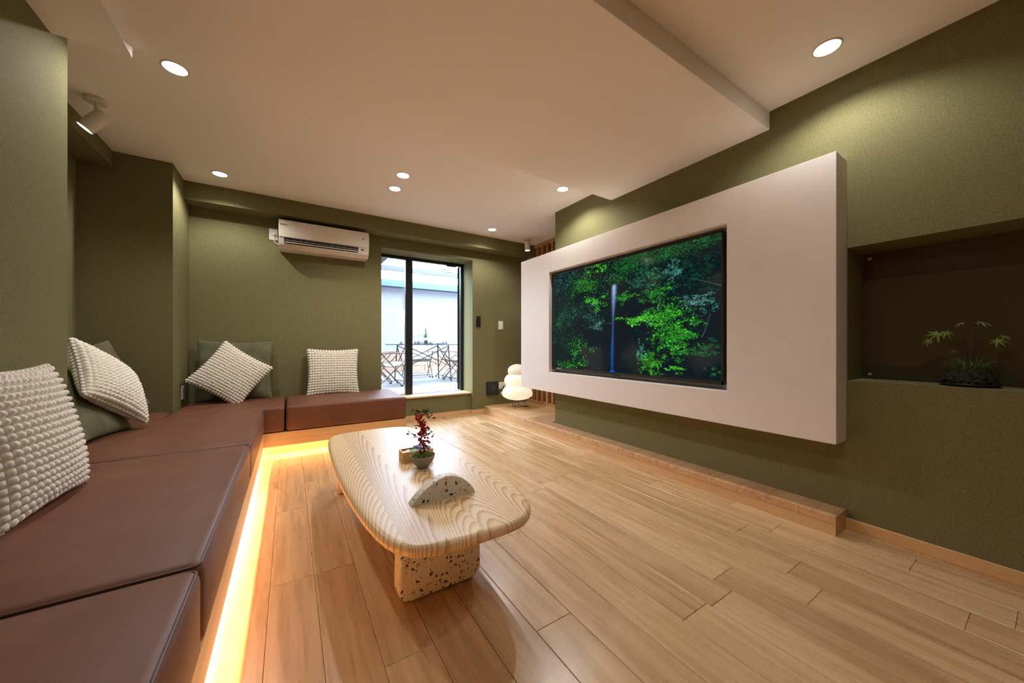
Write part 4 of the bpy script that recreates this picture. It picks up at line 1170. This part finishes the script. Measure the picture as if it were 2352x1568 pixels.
tw = struct(MB().box(-3.5, 8.0, 9.05, 9.3, TF, 2.45).box(-3.7, -3.5, 4.87, 9.3, TF, 2.75).box(8.0, 8.2, 4.87, 9.3, TF, 2.75).build('wall_terrace', M['out_wall']), 'white terrace wall outside, coloured grey against overexposure', 'wall')
# courses of large pale blocks at the foot of the terrace wall
for r_ in range(3):
    xb = -.6 + (r_ % 2) * -.3
    while xb < 5.6:
        MB().box(xb + .004, xb + .596, 9.0, 9.05, TF + r_ * .14 + .003, TF + (r_ + 1) * .14 - .003).build('brick', M['brick'], tw, bevel=.004, seg=1)
        xb += .6
struct(MB().box(-3.5, 8.0, 8.80, 9.05, 2.42, 2.58).build('trim_3', M['roof_beam']), 'blue-grey beam along the top of the terrace wall', 'beam')
for i, (y_, z_) in enumerate(((7.95, 2.62), (6.85, 2.66), (6.05, 2.68))):
    struct(MB().box(-3.5, 8.0, y_ - .03, y_ + .03, z_, z_ + .11).build('trim_%d' % (i + 4), M['purlin']), 'grey purlin of the open terrace roof', 'beam')
struct(MB().box(1.35, 1.55, 4.87, 8.9, 2.60, 2.78).build('trim_7', M['purlin']), 'rafter of the open terrace roof', 'beam')
struct(MB().box(-3.5, 8.0, 4.87, 5.25, 2.62, 2.75).build('trim_8', M['out_wall']), 'eaves board above the terrace door', 'beam')
wires = thing('roof_wire', 'thin crossed cables stretched under the terrace roof', 'cable', (2.5, 7.0, 2.5))
MB().tube([(-1.2, -.6, .05), (.35, -.5, -.05), (1.6, -.4, -.12)], .004, 5).build('wire', M['purlin'], wires)
MB().tube([(-1.4, .6, -.02), (1.0, .0, .0)], .004, 5).build('wire', M['purlin'], wires)

ct = thing('camp_table', 'black folding camp table on the terrace', 'table', (2.13, 6.50, TF))
MB().box(-.60, .60, -.38, .38, .683, .700).build('table_top', M['table_black'], ct, bevel=.004)
for sx in (-1, 1):
    for sy in (-1, 1):
        MB().tube([(.40 * sx, .28 * sy, .683), (.44 * sx, .33 * sy, 0)], .012, 8).build('leg', M['table_black'], ct)
for sy in (-1, 1):
    MB().tube([(-.40, .29 * sy, .67), (.40, .31 * sy, .30)], .008, 6).build('brace', M['table_black'], ct)
    MB().tube([(.40, .29 * sy, .67), (-.40, .31 * sy, .30)], .008, 6).build('brace', M['table_black'], ct)
for sx in (-1, 1):
    MB().tube([(.41 * sx, -.28, .66), (.43 * sx, .31, .25)], .008, 6).build('brace', M['table_black'], ct)
    MB().tube([(.41 * sx, .28, .66), (.43 * sx, -.31, .25)], .008, 6).build('brace', M['table_black'], ct)
TT = TF + .700
def camp_chair(loc, rz, label):
    t = thing('camp_chair', label, 'chair', loc, rz, 'folding camp chairs around the terrace table')
    # faces local +X
    hw = .27
    for s in (-1, 1):
        y = hw * s
        MB().tube([(.26, y, .015), (-.30, y, .62), (-.36, y, .78)], .011, 8).build('leg', M['chair_frame'], t)
        MB().tube([(-.30, y, .015), (.20, y, .46), (.26, y, .54)], .011, 8).build('leg', M['chair_frame'], t)
        MB().tube([(.12, y * .9, .015), (-.22, y * .9, .36)], .009, 8).build('leg', M['chair_frame'], t)
        MB().box(-.22, .30, y - .022, y + .022, .54, .56).build('armrest', M['arm_wood'], t, bevel=.004)
        for x_ in (.26, -.30, .12):
            MB().box(x_ - .018, x_ + .018, (y if x_ != .12 else y * .9) - .015, (y if x_ != .12 else y * .9) + .015, 0, .022).build('foot_cap', M['black_matt'], t)
    MB().tube([(.25, -hw, .06), (.25, hw, .06)], .008, 6).build('crossbar', M['chair_frame'], t)
    MB().tube([(-.28, -hw, .06), (-.28, hw, .06)], .008, 6).build('crossbar', M['chair_frame'], t)
    vs = []; fs = []
    pr = [(.24, .40), (.10, .36), (-.05, .335), (-.16, .345), (-.22, .40), (-.27, .52), (-.33, .70), (-.36, .80)]
    for x_, z_ in pr: vs += [(x_, -hw + .01, z_), (x_, -hw * .4, z_ - .008), (x_, hw * .4, z_ - .008), (x_, hw - .01, z_)]
    for i in range(len(pr) - 1):
        for j in range(3): fs.append((i * 4 + j, i * 4 + j + 1, i * 4 + j + 5, i * 4 + j + 4))
    n0 = len(vs); vs += [(x_, y_, z_ - .008) for x_, y_, z_ in vs]; fs += [tuple(n0 + k for k in f[::-1]) for f in fs]
    MB().add(vs, fs).build('canvas_seat', M['canvas'], t, smooth=True, fix=False)
    return t
ch0 = camp_chair((1.42, 6.10, TF), math.radians(8), 'cream camp chair at the near left of the terrace table')
for (lx_, ly_, a, lab) in ((1.36, 6.95, -6, 'cream camp chair at the far left of the terrace table'), (2.86, 6.32, 186, 'cream camp chair at the near right of the terrace table'),
                           (2.92, 7.00, 176, 'cream camp chair at the far right of the terrace table'), (2.30, 7.38, 262, 'cream camp chair behind the far side of the terrace table')):
    c = copy_tree(ch0); c.location = (lx_, ly_, TF); c.rotation_euler = (0, 0, math.radians(a)); c['label'] = lab
def cushion_out(loc, rz, label):
    t = pillow('chair_pillow', label, loc, (0, 1, 0), (-.3, 0, 1), .40, .12, False, group='white pillows on the terrace chairs', seed=.4)
    for ch in t.children: ch.data.materials[0] = M['canvas']
    t.rotation_mode = 'XYZ'
    m = t.matrix_world.copy(); t.matrix_world = Matrix.Translation(loc) @ Matrix.Rotation(rz, 4, 'Z') @ Matrix.Translation(-Vector(loc)) @ m
cushion_out((3.02, 6.30, TF + .62), math.radians(186), 'white pillow on the near right terrace chair')
cushion_out((3.08, 6.98, TF + .62), math.radians(176), 'white pillow on the far right terrace chair')
for i, (x_, y_, lab) in enumerate(((AY(921, 790, 6.62).x, 6.62, 'steel cup at the left end of the camp table'), (AY(954, 790, 6.30).x, 6.30, 'steel cup standing left of the menu card'), (AY(962, 790, 6.34).x, 6.34, 'steel cup in front of the menu card'),
                                   (AY(989, 790, 6.52).x, 6.52, 'steel cup right of the green bottle'), (AY(1019, 790, 6.40).x, 6.40, 'steel cup near the right end of the camp table'), (AY(1025, 790, 6.46).x, 6.46, 'steel cup at the right end of the camp table'))):
    tag(MB().lathe([(.033, 0), (.036, .11), (.034, .11), (.031, .01)], 20, (x_, y_, TT)).build('steel_cup', M['steel'], smooth=True), lab, 'cup', 'steel cups on the camp table')
for x_, y_, r_, lab in ((AY(938, 790, 6.45).x, 6.45, .10, 'black plate at the left of the camp table'), (AY(984, 790, 6.30).x, 6.30, .13, 'large black plate at the front of the camp table'), (AY(1008, 790, 6.50).x, 6.50, .08, 'small black plate at the right of the camp table')):
    tag(MB().lathe([(r_ * .6, 0), (r_, .014), (r_ * .97, .016), (r_ * .6, .006)], 28, (x_, y_, TT)).build('plate', M['table_black'], smooth=True), lab, 'plate', 'black plates on the camp table')
bo = thing('wine_bottle', 'green wine bottle with white label on the camp table', 'bottle', (AY(978, 790, 6.60).x, 6.60, TT))
MB().lathe([(.036, 0), (.038, .005), (.038, .17), (.03, .20), (.015, .235), (.0135, .29), (.016, .292), (.016, .305), (.01, .305)], 24).build('glass_body', M['bottle'], bo, smooth=True)
MB().lathe([(.0385, .05), (.0385, .12)], 24).build('label_band', M['label_white'], bo, smooth=True)
MB().lathe([(.0165, .24), (.0145, .30), (.0165, .306), (.0, .307)], 20).build('foil_cap', plain('foil', lin(128, 118, 96), .4), bo, smooth=True)
mn = thing('menu_stand', 'small upright menu card in a wooden stand on the camp table', 'menu stand', (AY(963, 790, 6.72).x, 6.72, TT))
MB().prism([(-.11, 0, .0), (.08, 0, .0), (.11, 0, .36), (-.13, 0, .36)], (0, -.006, 0), (0, .006, 0)).build('stand', plain('stand_wood', lin(128, 108, 90), .6, noise=.05), mn)
MB().prism([(-.095, 0, .03), (.068, 0, .03), (.093, 0, .335), (-.112, 0, .335)], (0, -.008, 0), (0, -.006, 0)).build('card', M['label_white'], mn)
ln_ = thing('hanging_lantern', 'white cylinder lantern hanging over the terrace', 'lantern', (AY(926, 740, 7.6).x, 7.6, AY(926, 745, 7.6).z))
MB().lathe([(.09, 0), (.10, .02), (.095, .30), (.085, .31), (.08, .02)], 28).build('shade', plain('lantern_shade', lin(225, 222, 215), .8), ln_, smooth=True)
MB().tube([(0, 0, .30), (0, 0, 1.3)], .006, 6).build('hanger', M['purlin'], ln_)

# pieces that belong to a part hang one level deeper
for o_ in list(bpy.data.objects):
    base = o_.name.split('.')[0]
    host = {'lettering': 'body', 'mark': 'body', 'panel_seam': 'body', 'display': 'body', 'louvre': 'air_outlet', 'vane': 'air_outlet', 'plug_cord': 'plug', 'rocker': 'plate',
            'nameplate': 'bezel', 'sensor_bar': 'bezel', 'label_band': 'glass_body', 'foil_cap': 'glass_body', 'button': 'casing', 'front_inset': 'plate', 'lamp_holder': 'wire_ring'}.get(base)
    if host and o_.parent:
        h_ = [c for c in o_.parent.children if c.name.split('.')[0] == host]
        if h_: o_.parent = h_[0]
